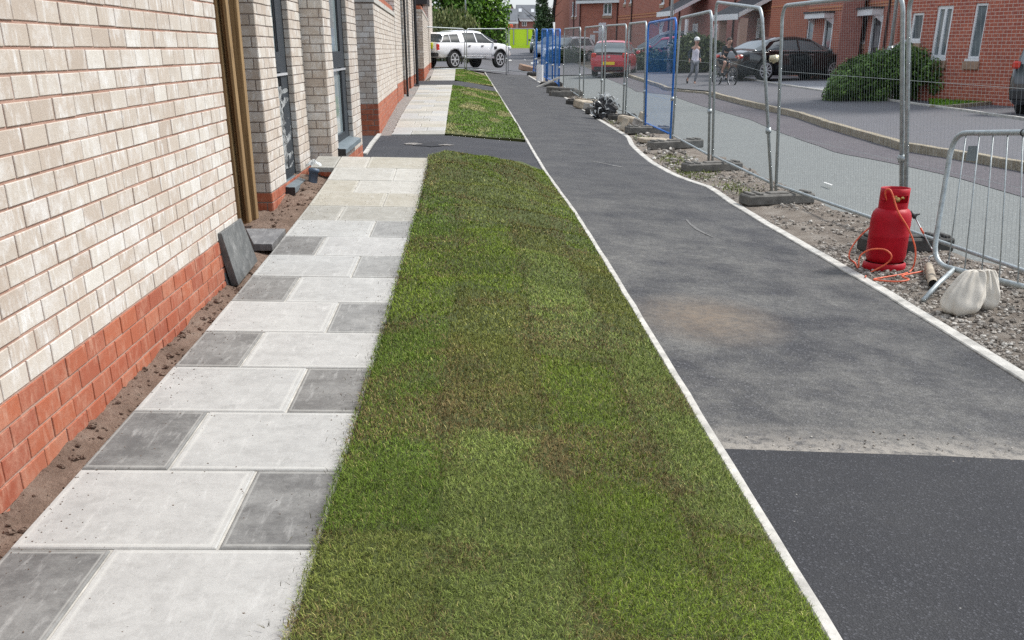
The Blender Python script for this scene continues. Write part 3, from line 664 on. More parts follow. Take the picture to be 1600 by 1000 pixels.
# further lengths of turf
def far_turf(y0, yfar, xl, xrf, bank):
    nx, ny = 14, 60; vs = []; fs = []
    for i in range(ny + 1):
        for j in range(nx + 1):
            t = j / nx; Yq = lerp(y0(t), yfar(t), i / ny); x0 = xl(Yq); x1 = xrf(Yq); X = lerp(x0, x1, t)
            za = gf(x0, Yq) + .022; zb = gf(XE(Yq) - .01, Yq) + .022
            vs.append((X, Yq, lerp(za, zb, t) + bank * math.sin(math.pi * min(1, t * 1.3)) * math.sin(math.pi * min(1, i / ny * 1.0)) + (float(fbm(X * 1, Yq, 1.2)) - .5) * .06))
    for i in range(ny):
        for j in range(nx): a = i * (nx + 1) + j; fs.append((a, a + 1, a + nx + 2, a + nx + 1))
    n0 = len(vs); ring = [(0, j) for j in range(nx + 1)] + [(i, nx) for i in range(1, ny + 1)] + [(ny, j) for j in range(nx - 1, -1, -1)] + [(i, 0) for i in range(ny - 1, 0, -1)]
    for (i, j) in ring: p = vs[i * (nx + 1) + j]; vs.append((p[0], p[1], p[2] - .14))
    for q in range(len(ring)): a = ring[q]; b = ring[(q + 1) % len(ring)]; fs.append((a[0] * (nx + 1) + a[1], b[0] * (nx + 1) + b[1], n0 + (q + 1) % len(ring), n0 + q))
    struct(MB().add(vs, fs), 'turf', 'turfbase', True); vs = vs[:n0]
    V = np.array(vs).reshape(ny + 1, nx + 1, 3); n = 26000
    a = RNG.random(n) * ny; b = RNG.random(n) * nx; i0 = a.astype(int); j0 = b.astype(int); fa = (a - i0)[:, None]; fb_ = (b - j0)[:, None]
    P = (V[i0, j0] * (1 - fa) + V[i0 + 1, j0] * fa) * (1 - fb_) + (V[i0, j0 + 1] * (1 - fa) + V[i0 + 1, j0 + 1] * fa) * fb_
    def colf(X, Y, n):
        k = np.clip(fbm(X * 1.3 + 3, Y * .45, 1.4) * 8 - 3.7, 0, .95)[:, None]; c = np.array([[.14, .235, .03]]) * (1 - k) + np.array([[.40, .36, .17]]) * k
        return c * RNG.uniform(.6, 1.45, (n, 1))
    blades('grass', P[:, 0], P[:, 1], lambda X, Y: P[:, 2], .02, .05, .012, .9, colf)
far_turf(lambda t: lerp(17.8, 18.2, t), lambda t: lerp(34.2, 34.2, t), lambda Y: float(np.interp(Y, [17.8, 24, 34], [-.50, -.575, -.695])), lambda Y: XE(Y) - .03, .06)
far_turf(lambda t: 37.7, lambda t: lerp(56, 47, t), lambda Y: float(np.interp(Y, [37.8, 56], [-.69, -.95])), lambda Y: XE(Y) - .03, .05)

# gravel verge under the fence
def vz(X, Y):
    k = (float(fbm(X, Y, 3.0)) - .45) * .05 + (float(fbm(X, Y, 13)) - .5) * .03
    e = min(1, max(0, (X - XR(Y)) / .25)); return gf(X, Y) - .012 + k * e
VE = lambda Y: float(np.interp(Y, [0, 5, 7, 9, 12, 16, 22, 30, 55], [4.9, 4.6, 4.35, 4.0, 3.75, 3.7, 3.6, 3.35, 3.2])) + .35 * (float(fbm(Y, 1.1, .8)) - .5)
drape('verge', lambda Y: XR(Y) + .002, VE, 1, 54, 'verge', .012, .09, 16, .0, zf=vz)
mb = MB()
def vstone(X, Y, a): mb.ell((X, Y, vz(X, Y) + a * .35 + .012), (a * random.uniform(.9, 1.5), a, a * random.uniform(.5, .9)), 6, 4, jit=.28, rot=Matrix.Rotation(random.uniform(0, 3), 3, 'Z'))
for i in range(5200):
    Y = 3 + 12 * random.random() ** 1.2; X = random.uniform(XR(Y) + .01, VE(Y) - .05)
    if float(fbm(X, Y, 1.7)) < .40: continue
    vstone(X, Y, random.choice([.004, .006, .008, .011, .016]) * random.uniform(.7, 1.3))
for i in range(6500):
    Y = random.uniform(4.2, 9.2); X = XR(Y) + .01 + (VE(Y) - XR(Y) - .1) * random.random() ** 1.5; vstone(X, Y, random.choice([.003, .004, .006, .008, .011, .014]) * random.uniform(.7, 1.3))
for i in range(1000):
    Y = random.uniform(15, 40); X = random.uniform(XR(Y) + .05, 3.3); vstone(X, Y, random.uniform(.012, .04))
tag(mb.build('gravel', 'gravel'), kind='stuff')
# green weeds on the verge and lawn by the near brick house
def tufts(X, Y, zf, h, w_, cols): return blades('weeds', X, Y, zf, h[0], h[1], w_, .9, lambda X, Y, n: np.array([cols]) * RNG.uniform(.6, 1.5, (n, 1)))
for (cx, cy, r, n) in ((2.95, 14.6, .22, 900), (3.0, 16.2, .2, 500), (3.15, 12.9, .2, 350), (2.95, 19.8, .2, 400), (3.0, 24, .25, 400)):
    X = RNG.normal(cx, r * .6, n); Y = RNG.normal(cy, r * 1.6, n); k = X > np.interp(Y, [p[0] for p in XRP], [p[1] for p in XRP]) + .04; tufts(X[k], Y[k], lambda X, Y: g(X, Y), (.02, .08), .010, (.13, .16, .04))

# small reinstated patch in the drive with sandy rims
mb = MB(); c = gp(671, 226.5)
for i in range(26): a = 2 * math.pi * i / 26; mb.v.append((c.x + .30 * math.cos(a) * random.uniform(.8, 1.1), c.y + .22 * math.sin(a) * random.uniform(.7, 1.2), 0))
mb.v = [(x, y, gf(x, y) + .012) for x, y, z in mb.v]; mb.f = [tuple(range(26))]; mb.m = [0]; mb.uv = [None]; mb.c = [None]; struct(mb, 'driveway_patch', 'tar_new')
for (px, py, r_) in ((645, 226, .09), (697, 227.5, .07)):
    mb = MB(); c = gp(px, py); mb.v = [(c.x + r_ * 1.6 * math.cos(a) * random.uniform(.6, 1.2), c.y + r_ * math.sin(a) * random.uniform(.6, 1.3), 0) for a in [2 * math.pi * i / 18 for i in range(18)]]
    mb.v = [(x, y, gf(x, y) + .014) for x, y, z in mb.v]; mb.f = [tuple(range(18))]; mb.m = [0]; mb.uv = [None]; mb.c = [None]; struct(mb, 'driveway_patch', 'gravelbed')

# pale scuffs dragged across the footpath
def scuff(pts, w_, mat='whitepaint'):
    P = [gp(*p) for p in pts]; vs = []
    for i, p in enumerate(P):
        a = P[max(i - 1, 0)]; b = P[min(i + 1, len(P) - 1)]; d = (b - a).normalized(); nn = Vector((-d.y, d.x, 0)) * w_ * (.25 + .75 * math.sin(math.pi * (i + .5) / len(P))) * random.uniform(.6, 1.2)
        vs += [(p.x - nn.x, p.y - nn.y, gf(p.x, p.y) + .0035), (p.x + nn.x, p.y + nn.y, gf(p.x, p.y) + .0035)]
    struct(MB().add(vs, [(2 * i, 2 * i + 1, 2 * i + 3, 2 * i + 2) for i in range(len(P) - 1)]), 'scuff_mark', mat)
M['scuff'] = plain('dusty_scuff', (.145, .143, .14), .95, 0, .5, 30)
for pts, w_ in ((((1072, 343), (1080, 352), (1090, 359), (1101, 365), (1114, 371)), .016), (((926, 252), (945, 256), (960, 259), (974, 262)), .03),):
    scuff(pts, w_, 'scuff')

# grit trodden over the slabs, thicker along the soil
mb = MB()
for i in range(700):
    Y = random.uniform(1.6, 9.5); X = -1.392 + abs(random.gauss(0, .10)) if i % 3 else random.uniform(-1.39, -.5)
    if X > -.49: continue
    a = random.uniform(.001, .003); mb.ell((X, Y, LZ(Y) - .02 * (X + 1.4) + .005 + a * .3), (a * random.uniform(.8, 1.6), a, a * .6), 5, 3, jit=.2)
tag(mb.build('grit', 'soil'), kind='stuff')
# ------------------------------------------------------------------ terrace on the left: brick by brick
CO, BL = .0795, .2165
def bricks(mb, P0, dv, Lw, z0, z1, holes, bound, nrm, zref=.305, up=0, seed=1, mi=(1, 2), jit=.0012):
    """face bricks on the plane through P0 along dv (unit xy), outward normal nrm; holes = (u0,u1,z0,z1); red below 'bound'"""
    rnd = random.Random(seed); dv = Vector(dv); nrm = Vector(nrm); jt = .0095
    k0 = math.floor((z0 - zref) / CO); k1 = math.ceil((z1 - zref) / CO)
    for k in range(k0, k1):
        za = max(z0, zref + k * CO); zb = min(z1, zref + (k + 1) * CO) - jt
        if zb - za < .008: continue
        off = (k % 2) * BL / 2; i0 = math.floor((0 - off) / BL) - 1; i1 = math.ceil((Lw - off) / BL) + 1; zm = (za + zb) / 2
        cuts = [(h[0], h[1]) for h in holes if h[2] < zm < h[3]]
        for i in range(i0, i1):
            ua = max(0, i * BL + off); ub = min(Lw, (i + 1) * BL + off - jt); segs = [(ua, ub)]
            for (c0, c1) in cuts:
                ns_ = []
                for (a, b) in segs:
                    if c1 <= a or c0 >= b: ns_.append((a, b)); continue
                    if a < c0: ns_.append((a, c0))
                    if b > c1: ns_.append((c1, b))
                segs = ns_
            for (a, b) in segs:
                if b - a < .012: continue
                ch = .0022; d = .005 + rnd.uniform(-jit, jit) * 1.4; j = lambda: rnd.uniform(-jit, jit)
                P = lambda u, z, h: P0 + dv * u + Vector((0, 0, z)) + nrm * h
                a2, b2, c2, d2 = a + j(), b + j(), za + j(), zb + j()
                vs = [P(a2, c2, 0), P(b2, c2, 0), P(b2, d2, 0), P(a2, d2, 0), P(a2, c2, d - ch), P(b2, c2, d - ch), P(b2, d2, d - ch), P(a2, d2, d - ch),
                      P(a2 + ch, c2 + ch, d), P(b2 - ch, c2 + ch, d), P(b2 - ch, d2 - ch, d), P(a2 + ch, d2 - ch, d)]
                fs = [(8, 9, 10, 11)] + [f for q in range(4) for f in ((4 + q, 4 + (q + 1) % 4, 8 + (q + 1) % 4, 8 + q), (q, (q + 1) % 4, 4 + (q + 1) % 4, 4 + q))]
                mb.add(vs, fs, mi[1] if zm < bound else mi[0])
def plane_holes(mb, P0, dv, Lw, z0, z1, holes, nrm, reveal=.0, mi=0, uv=False):
    """wall plane with rectangular openings, and reveals going back"""
    dv = Vector(dv); nrm = Vector(nrm); us = sorted({0, Lw, *[h[0] for h in holes], *[h[1] for h in holes]}); zs = sorted({z0, z1, *[h[2] for h in holes], *[h[3] for h in holes]})
    us = [u for u in us if 0 <= u <= Lw]; zs = [z for z in zs if z0 <= z <= z1]; P = lambda u, z, h=0: P0 + dv * u + Vector((0, 0, z)) + nrm * h
    for a, b in zip(us[:-1], us[1:]):
        for c, d in zip(zs[:-1], zs[1:]):
            um, zm = (a + b) / 2, (c + d) / 2
            if any(h[0] < um < h[1] and h[2] < zm < h[3] for h in holes): continue
            mb.add([P(a, c), P(b, c), P(b, d), P(a, d)], [(0, 1, 2, 3)], mi, [[(a, c), (b, c), (b, d), (a, d)]] if uv else None)
    if reveal:
        for (a, b, c, d) in holes:
            for (q, r_, s_, t_) in (((a, c), (b, c), 0, 0), ((b, c), (b, d), 0, 0), ((b, d), (a, d), 0, 0), ((a, d), (a, c), 0, 0)):
                mb.add([P(*q), P(*r_), P(*r_, -reveal), P(*q, -reveal)], [(0, 1, 2, 3)], mi, [[(0, q[1]), (reveal, r_[1]), (reveal + .01, r_[1]), (0, q[1])]] if uv else None)
def face(mb, x0, y0, x1, y1, z0, z1, holes, bound, seed, nrm, zref=.305, sink=.0):
    P0 = Vector((x0, y0, 0)); d = Vector((x1 - x0, y1 - y0, 0)); Lw = d.length; d.normalize()
    plane_holes(mb, P0, d, Lw, z0, z1, holes, nrm, .0, 0); bricks(mb, P0, d, Lw, z0, z1, holes, bound, nrm, zref, seed=seed)
EX = Vector((1, 0, 0)); EYm = Vector((0, -1, 0))
TOP = 4.6
def front(mb, X, ya, yb, z0, z1, holes, bound, seed, zref=.305): face(mb, X, ya, X, yb, z0, z1, holes, bound, seed, EX, zref)
def ret(mb, Y, xa, xb, z0, z1, bound, seed, zref=.305): face(mb, xa, Y, xb, Y, z0, z1, [], bound, seed, EYm, zref)
def box_parts(mb, x0, x1, y0, y1, z0, z1, mi=0): mb.box(((x0 + x1) / 2, (y0 + y1) / 2, (z0 + z1) / 2), (x1 - x0, y1 - y0, z1 - z0), mi)
MATS = ['mortar', 'cream', 'red', 'mortar_grey']; MATG = ['mortar_grey', 'cream', 'red']
# --- near house: the long blank wall
h = thing('brick_house', 'nearest cream brick house on the left, long blank wall over an orange brick base', 'house', (WALLX, 1, 0))
mb = MB(); front(mb, WALLX, .2, 6.86, -.35, TOP, [], .305, 3); ret(mb, 6.86 + .0, -1.8, WALLX, -.35, TOP, .305, 4)
o = mb.build('wall', MATS); o.parent = h; o.matrix_parent_inverse = Matrix.Translation(-h.location)
mb = MB(); box_parts(mb, -6.8, WALLX - .004, .2, 6.855, -.4, TOP); mb.box((-4.1, 3.5, TOP + .04), (5.6, 7.0, .1)); o = mb.build('wall_core', 'mortar', h); o.matrix_parent_inverse = Matrix.Translation(-h.location)
# the far end of the near wall shows only a thin return
# --- second house, set back, tall window
def rel(o, h): o.parent = h; o.matrix_parent_inverse = Matrix.Translation(-h.location); return o
X1 = -1.745
def Yat(px, X): d = ray(px, 250); return float(X * d[1] / d[0])      # depth where the sight line through a base pixel meets the wall plane
def window(hs, X, y0, y1, z0, z1, tr, rec=.088, film=False, sill=True):
    """tall anthracite window: frame, transom, panes, projecting sill"""
    w_ = MB(); fx = X - rec; t = .05; tf = .36  # far stile widened to paint the dark reflection at the pane's end
    for (a, b, c, d) in ((y0, y0 + t, z0, z1), (y1 - tf, y1, z0, z1), (y0 + t, y1 - tf, z0, z0 + .09), (y0 + t, y1 - tf, tr, tr + .17), (y0 + t, y1 - tf, z1 - t, z1)):
        box_parts(w_, fx - .03, fx + .035, a, b, c, d)
    wo_ = rel(w_.build('window', 'frame'), hs)
    for (c, d) in ((z0 + .085, tr + .005), (tr + .165, z1 - t + .005)):
        p = MB(); box_parts(p, fx - .008, fx + .012, y0 + t - .005, y1 - tf + .005, c, d); po = p.build('pane', 'glass_lit', wo_)
        p = MB(); box_parts(p, fx + .012, fx + .024, y1 - tf - .03, y1 - tf, c + .01, d - .01); p.build('glazing_bead', 'black', wo_)
    p = MB(); box_parts(p, fx + .035, fx + .05, y0 + t, y1 - .05, tr - .03, tr - .01); box_p = p.build('drip_strip', 'alloy', wo_)
    if sill:
        y0 -= .06; y1 += .03; sm = MB(); sm.add([(X - rec, y0 - .02, z0 + .02), (X + .085, y0 - .02, z0 - .015), (X + .085, y0 - .02, z0 - .060), (X - rec, y0 - .02, z0 - .055),
                           (X - rec, y1 + .02, z0 + .02), (X + .085, y1 + .02, z0 - .015), (X + .085, y1 + .02, z0 - .060), (X - rec, y1 + .02, z0 - .055)],
                          [(0, 1, 2, 3), (7, 6, 5, 4), (0, 4, 5, 1), (1, 5, 6, 2), (2, 6, 7, 3)]); so_ = sm.build('sill', 'sillm', wo_)
        cp = MB(); box_parts(cp, X - .0, X + .09, y0 - .035, y0 - .02, z0 - .075, z0 - .005); cp.build('sill_end', 'black', wo_)
    if film:
        f = MB(); n = 18; vs = []
        for i in range(n + 1):
            z = lerp(z0 + .1, tr - .12, i / n)
            for j in range(5): y = lerp(y0 + .09, y1 - .12 + .05 * math.sin(i * .9), j / 4); vs.append((fx + .022 + .02 * random.random(), y, z))
        f.add(vs, [(i * 5 + j, i * 5 + j + 1, i * 5 + j + 6, i * 5 + j + 5) for i in range(n) for j in range(4)]); f.build('protective_film', 'film', wo_, True)
    return wo_
P1 = Yat(419, X1); W1a, W1b = Yat(444, X1), Yat(468.5, X1); P2e = Yat(485.8, X1)
zs1 = py_(445, 290, W1a).z; ztr = py_(440, 88, W1b - .1).z - .13
h = thing('brick_house', 'cream brick house with a tall dark window beside the stacked timber posts', 'house', (X1, P1, 0))
mb = MB(); hol = [(W1a - P1, W1b - P1, zs1, 3.3)]
front(mb, X1, P1, P2e, -.4, TOP, hol, .235, 5, .235); ret(mb, P1, -2.0, X1, -.4, TOP, .235, 6, .235)
ret2 = MB()
P0 = Vector((X1 - .05, W1b, 0)); plane_holes(mb, P0, EX, .05, zs1, 3.3, [], EYm); bricks(mb, P0, EX, .05, zs1, 3.3, [], -9, EYm, .235, seed=8)
rel(mb.build('wall', MATG), h)
mb = MB(); box_parts(mb, -6.8, X1 - .125, P1 + .01, P2e, -.5, TOP); box_parts(mb, X1 - .125, X1 - .004, P1 + .01, W1a, -.5, TOP); box_parts(mb, X1 - .125, X1 - .004, W1b + .006, P2e, -.5, TOP); box_parts(mb, X1 - .125, X1 - .004, W1a, W1b + .006, -.5, zs1 - .06); rel(mb.build('wall_core', 'mortar_grey'), h)
window(h, X1, W1a, W1b, zs1, 3.3, ztr, film=True)
# --- third house: steps forward
X2 = -1.52
Y2 = P2e + .006; Yp = Yat(526, X2); W2a, W2b = Yat(530, X2), Yat(554.5, X2); Y2e = Yat(567.5, X2)
zs2 = py_(532, 231, W2a).z; ztr2 = py_(530, 80, W2b - .1).z - .17
h = thing('brick_house', 'cream brick house with a tall dark window just before the first tarmac drive', 'house', (X2, Y2, 0))
mb = MB(); hol = [(W2a - Y2, W2b - Y2, zs2, 3.3)]; front(mb, X2, Y2, Y2e, -.6, TOP, hol, .19, 7, .19); ret(mb, Y2, X1 - .02, X2, -.5, TOP, .19, 9, .19)
P0 = Vector((X2 - .05, W2b, 0)); plane_holes(mb, P0, EX, .05, zs2, 3.3, [], EYm); bricks(mb, P0, EX, .05, zs2, 3.3, [], -9, EYm, .19, seed=18)
rel(mb.build('wall', MATG), h)
mb = MB(); box_parts(mb, -6.8, X2 - .125, Y2 + .01, Y2e, -.7, TOP); box_parts(mb, X2 - .125, X2 - .004, Y2 + .01, W2a, -.7, TOP); box_parts(mb, X2 - .125, X2 - .004, W2b + .006, Y2e, -.7, TOP); box_parts(mb, X2 - .125, X2 - .004, W2a, W2b + .006, -.7, zs2 - .06); rel(mb.build('wall_core', 'mortar_grey'), h)
window(h, X2, W2a, W2b, zs2, 3.3, ztr2)
# --- screen wall with white and red coping, after the drive
c3 = gp(593, 211); X3 = c3.x; Y3 = c3.y; E3 = py_(622, 170, 25.6); X3e = E3.x
def screen(label, xa, ya, xb, yb, ztop, bound, back, seed, gz0):
    h = thing('garden_wall', label, 'garden wall', (xa, ya, gz0)); mb = MB(); d = Vector((xb - xa, yb - ya, 0)); L_ = d.length; d.normalize(); nn = Vector((d.y, -d.x, 0))
    P0 = Vector((xa, ya, 0)); plane_holes(mb, P0, d, L_, gz0 - .4, ztop, [], nn); bricks(mb, P0, d, L_, gz0 - .4, ztop, [], bound, nn, bound, seed=seed)
    P0 = Vector((xa - back, ya, 0)); plane_holes(mb, P0, EX, back, gz0 - .4, ztop, [], EYm); bricks(mb, P0, EX, back, gz0 - .4, ztop, [], bound, EYm, bound, seed=seed + 1)
    mb.add([(xa - back, ya + .002, gz0 - .4), (xb - back, yb, gz0 - .4), (xb - back, yb, ztop), (xa - back, ya + .002, ztop)], [(0, 1, 2, 3)])
    rel(mb.build('wall', MATG), h)
    for (nm, z, th, ov, mt) in (('coping', ztop, .075, .02, 'kerbconc'), ('ridge_bricks', ztop + .075, .11, -.03, 'red')):
        c = MB(); vs = []
        for (X, Y) in ((xa - back - ov, ya - ov), (xa + ov, ya - ov), (xb + ov, yb + .0), (xb - back - ov, yb)):
            vs.append((X, Y, z))
        c.add(vs + [(v[0], v[1], v[2] + th) for v in vs], [(3, 2, 1, 0), (4, 5, 6, 7), (0, 1, 5, 4), (1, 2, 6, 5), (2, 3, 7, 6), (3, 0, 4, 7)]); rel(c.build(nm, mt), h)
    return h
zt3 = py_(583, 3, Y3).z; zb3 = py_(593, 162, Y3).z
screen('cream brick garden wall with white coping, standing just past the first tarmac drive', X3, Y3, X3e, 25.6, zt3, zb3, .5, 21, gf(X3, Y3))
# --- fourth house: piers, downpipe, windows seen edge on
h = thing('brick_house', 'cream brick house between the two garden walls on the left, with deep window reveals', 'house', (-1.75, 25.6, .2))
mb = MB(); segs = []; y = 25.6; X4 = lambda Y: -1.78 - (Y - 25.6) * .012
edges = [(25.65, 28.2, 0), (29.4, 31.2, 0), (32.6, 34.6, 0), (35.6, 38.2, 0)]
for i, (a, b, _) in enumerate(edges):
    xa = X4(a); xb = X4(b); face(mb, xa, a, xb, b, -.2, 5.4, [], .62, 30 + i, EX, .3); ret(mb, a, xa - .32, xa, -.2, 5.4, .62, 40 + i, .3)
rel(mb.build('wall', MATG), h)
mb = MB(); box_parts(mb, -6.8, -2.12, 25.6, 38.2, -.3, 5.4); 
for (a, b, _) in edges: mb.add([(X4(a) - .32, a + .01, -.3), (X4(a) - .008, a + .01, -.3), (X4(b) - .008, b, -.3), (X4(b) - .32, b, -.3), (X4(a) - .32, a + .01, 5.4), (X4(a) - .008, a + .01, 5.4), (X4(b) - .008, b, 5.4), (X4(b) - .32, b, 5.4)], [(0, 1, 5, 4), (1, 2, 6, 5), (2, 3, 7, 6), (3, 0, 4, 7), (4, 5, 6, 7)])
rel(mb.build('wall_core', 'mortar_grey'), h)
for (a, b) in ((28.2, 29.4), (31.2, 32.6), (34.6, 35.6)):
    wm = MB(); box_parts(wm, -2.12, -2.04, a, b, .4, 4.2); wo_ = rel(wm.build('window', 'frame'), h); pm = MB(); box_parts(pm, -2.04, -2.03, a + .1, b - .1, .6, 2.0); box_parts(pm, -2.04, -2.03, a + .1, b - .1, 2.15, 4.0); pm.build('pane', 'glass', wo_)
mb = MB(); mb.tube([(-1.80, 34.9, .1), (-1.80, 34.9, 5.2)], .045, 8); rel(mb.build('downpipe', 'black'), h); mb = MB(); mb.tube([(-1.72, 28.35, .1), (-1.72, 28.35, 5.2)], .03, 8); rel(mb.build('downpipe', 'black'), h)
# --- second screen wall with a black canopy over it, then the end house
c5 = gp(663, 126); E5 = py_(671, 110, 51)
zt5 = py_(659.5, 18.5, c5.y).z; zb5 = py_(663, 107, c5.y).z
screen('cream brick garden wall with red top bricks under the black canopy, farthest of the two', c5.x, c5.y, E5.x, 51, zt5, zb5, .55, 51, gf(c5.x, c5.y))
h = thing('brick_house', 'pale brick end house at the far end of the left terrace', 'house', (-2.3, 51, .5)); mb = MB()
e0 = py_(671.5, 100, 51).x; e1 = py_(677.5, 100, 57).x
face(mb, e0, 51.05, e1, 57, .2, 6.0, [], .75, 61, EX, .3); ret(mb, 51.05, e0 - 1, e0, .2, 6, .75, 62, .3); rel(mb.build('wall', MATG), h)
mb = MB(); mb.add([(e0 - 5, 51.06, .2), (e0 - .01, 51.06, .2), (e1 - .01, 57, .2), (e1 - 5, 57, .2), (e0 - 5, 51.06, 6), (e0 - .01, 51.06, 6), (e1 - .01, 57, 6), (e1 - 5, 57, 6)], [(0, 1, 5, 4), (1, 2, 6, 5), (2, 3, 7, 6), (3, 0, 4, 7), (4, 5, 6, 7)]); rel(mb.build('wall_core', 'mortar_grey'), h)
mb = MB(); a = py_(649, 8, 45); b = py_(669, 8, 45); box_parts(mb, a.x - .6, b.x, 44, 46.5, a.z, a.z + .5); mb.box((lerp(a.x, b.x, .5), 44.8, a.z - .25), (.08, .08, .5)); rel(mb.build('canopy', 'black'), h)
mb = MB(); p = py_(654, 80, 40); mb.box((p.x - .02, 40.1, p.z - .1), (.06, .1, 1.25)); tag(mb.build('post', 'black'), 'slim black post standing by the far garden wall on the left', 'post')
# --- timber posts standing in the gap after the near wall
def board(label, px0, px1, pyt, pxb0, pxb1, pyb, Y, th, grp):
    a = py_(px0, 0, Y); b = py_(px1, 0, Y); c = py_(pxb0, pyb, Y); d = py_(pxb1, pyb, Y); zt = 2.35
    dxz = (c.x - a.x) / (c.z - a.z); xt0 = a.x + dxz * (zt - a.z); xt1 = b.x + dxz * (zt - b.z); mb = MB(); rn = random.uniform(-.045, .045)
    vs = [(c.x, Y + rn, c.z), (d.x, Y + rn, d.z), (d.x, Y + rn + th, d.z), (c.x, Y + rn + th, c.z), (xt0, Y + rn, zt), (xt1, Y + rn, zt), (xt1, Y + rn + th, zt), (xt0, Y + rn + th, zt)]
    mb.add(vs, [(0, 1, 5, 4), (1, 2, 6, 5), (2, 3, 7, 6), (3, 0, 4, 7), (4, 5, 6, 7), (3, 2, 1, 0)])
    o = mb.build('timber_post', 'wood'); md = o.modifiers.new('bevel', 'BEVEL'); md.width = .007; md.segments = 2
    tag(o, label, 'timber post', grp)
TG = 'timber posts stacked upright beside the near wall'
for i, (lab, a, b, ty, c, d, by, Y) in enumerate((
    ('sawn timber post nearest the end of the near wall, first of the upright stack', 330, 337.6, 0, 371, 377.6, 348, 8.20),
    ('sawn timber post, second from the near wall in the upright stack', 339, 345.6, 0, 378.5, 384.6, 348, 8.22),
    ('sawn timber post in the middle of the upright stack by the near wall', 347.2, 353.2, 0, 386, 391.6, 348, 8.24),
    ('darker weathered timber post, fourth from the near wall', 354.5, 363, 0, 390, 397, 346, 8.45),
    ('timber post standing right against the brick pier of the second house', 363.5, 369.5, 0, 396.5, 402, 343, 8.5))): board(lab, a, b, ty, c, d, by, Y, .09, TG)
mb = MB(); box_parts(mb, -3.4, -1.86, 8.62, 8.7, -.2, 2.6); tag(mb.build('timber_fence', 'wood'), 'dark timber fence panel closing the gap behind the upright posts', 'fence')
# --- slabs leaning on the wall, loose slab, blue pipe, brick pier foot
def slab4(label, bl, br, tr_, tl, th, col, grp=None):
    """a slab from its four front corners and a thickness behind them"""
    bl, br, tr_, tl = map(Vector, (bl, br, tr_, tl)); nn = (br - bl).cross(tl - bl).normalized() * th; o_ = bl.copy(); mb = MB()
    mb.add([v - o_ for v in (bl, br, tr_, tl, bl - nn, br - nn, tr_ - nn, tl - nn)], [(0, 1, 2, 3), (7, 6, 5, 4), (0, 4, 5, 1), (1, 5, 6, 2), (2, 6, 7, 3), (3, 7, 4, 0)], 0, [[(.5, .5)] * 4] * 6, tuple(col))
    o = mb.build('paving_slab', 'slab'); o.location = o_; md = o.modifiers.new('bevel', 'BEVEL'); md.width = .004; md.segments = 2; return tag(o, label, 'paving slab', grp)
SG = 'slabs leaning by the near wall'
_c = [gp(373, 446, -.05), gp(403, 408, -.05), px_(377, 341, -1.525), px_(346, 364, -1.512)]
slab4('dark concrete paving slab leaning on the end of the near wall, front one', *_c, .045, (.095, .10, .10), SG)
_n = (_c[1] - _c[0]).cross(_c[3] - _c[0]).normalized() * .052
slab4('dark concrete paving slab tucked behind the front leaning slab', *[c - _n + Vector((0, -.03, -.012)) for c in _c], .04, (.06, .062, .062), SG)
slab4('dark paving slab lying flat on the soil at the foot of the timber posts', gp(396, 381, -.02), gp(425, 381, -.02), gp(446, 357, -.02), gp(384, 357, -.02), .05, (.15, .15, .155))
p = gp(489, 283, -.08); mb = MB(); mb.lathe([(.042, -.05), (.045, .08), (.051, .08), (.051, .115), (.043, .115), (.038, .02), (0, .02)], 16); o = mb.build('drain_pipe', 'bluepipe', None, True); o.location = p; o.rotation_euler = (R(-12), R(8), 0); tag(o, 'short blue plastic drain pipe standing in the soil below the sill', 'pipe')
mb = MB(); vs = []
for i in range(9):
    for j in range(9): vs.append(((i / 8 - .5) * .14 + random.uniform(-.012, .012), (j / 8 - .5) * .2 + random.uniform(-.012, .012), .03 + random.uniform(0, .07) * math.sin(math.pi * i / 8)))
mb.add(vs, [(i * 9 + j, i * 9 + j + 1, i * 9 + j + 10, i * 9 + j + 9) for i in range(8) for j in range(8)]); o = mb.build('plastic_wrap', 'film', None, True); o.location = p + Vector((.0, .12, .1)); tag(o, 'crumpled clear plastic wrap caught above the blue pipe', 'plastic wrap')
mb = MB(); P = [gp(640 - 16, 148.5), gp(664, 148.5), gp(664, 149.6), gp(640 - 16, 149.6)]
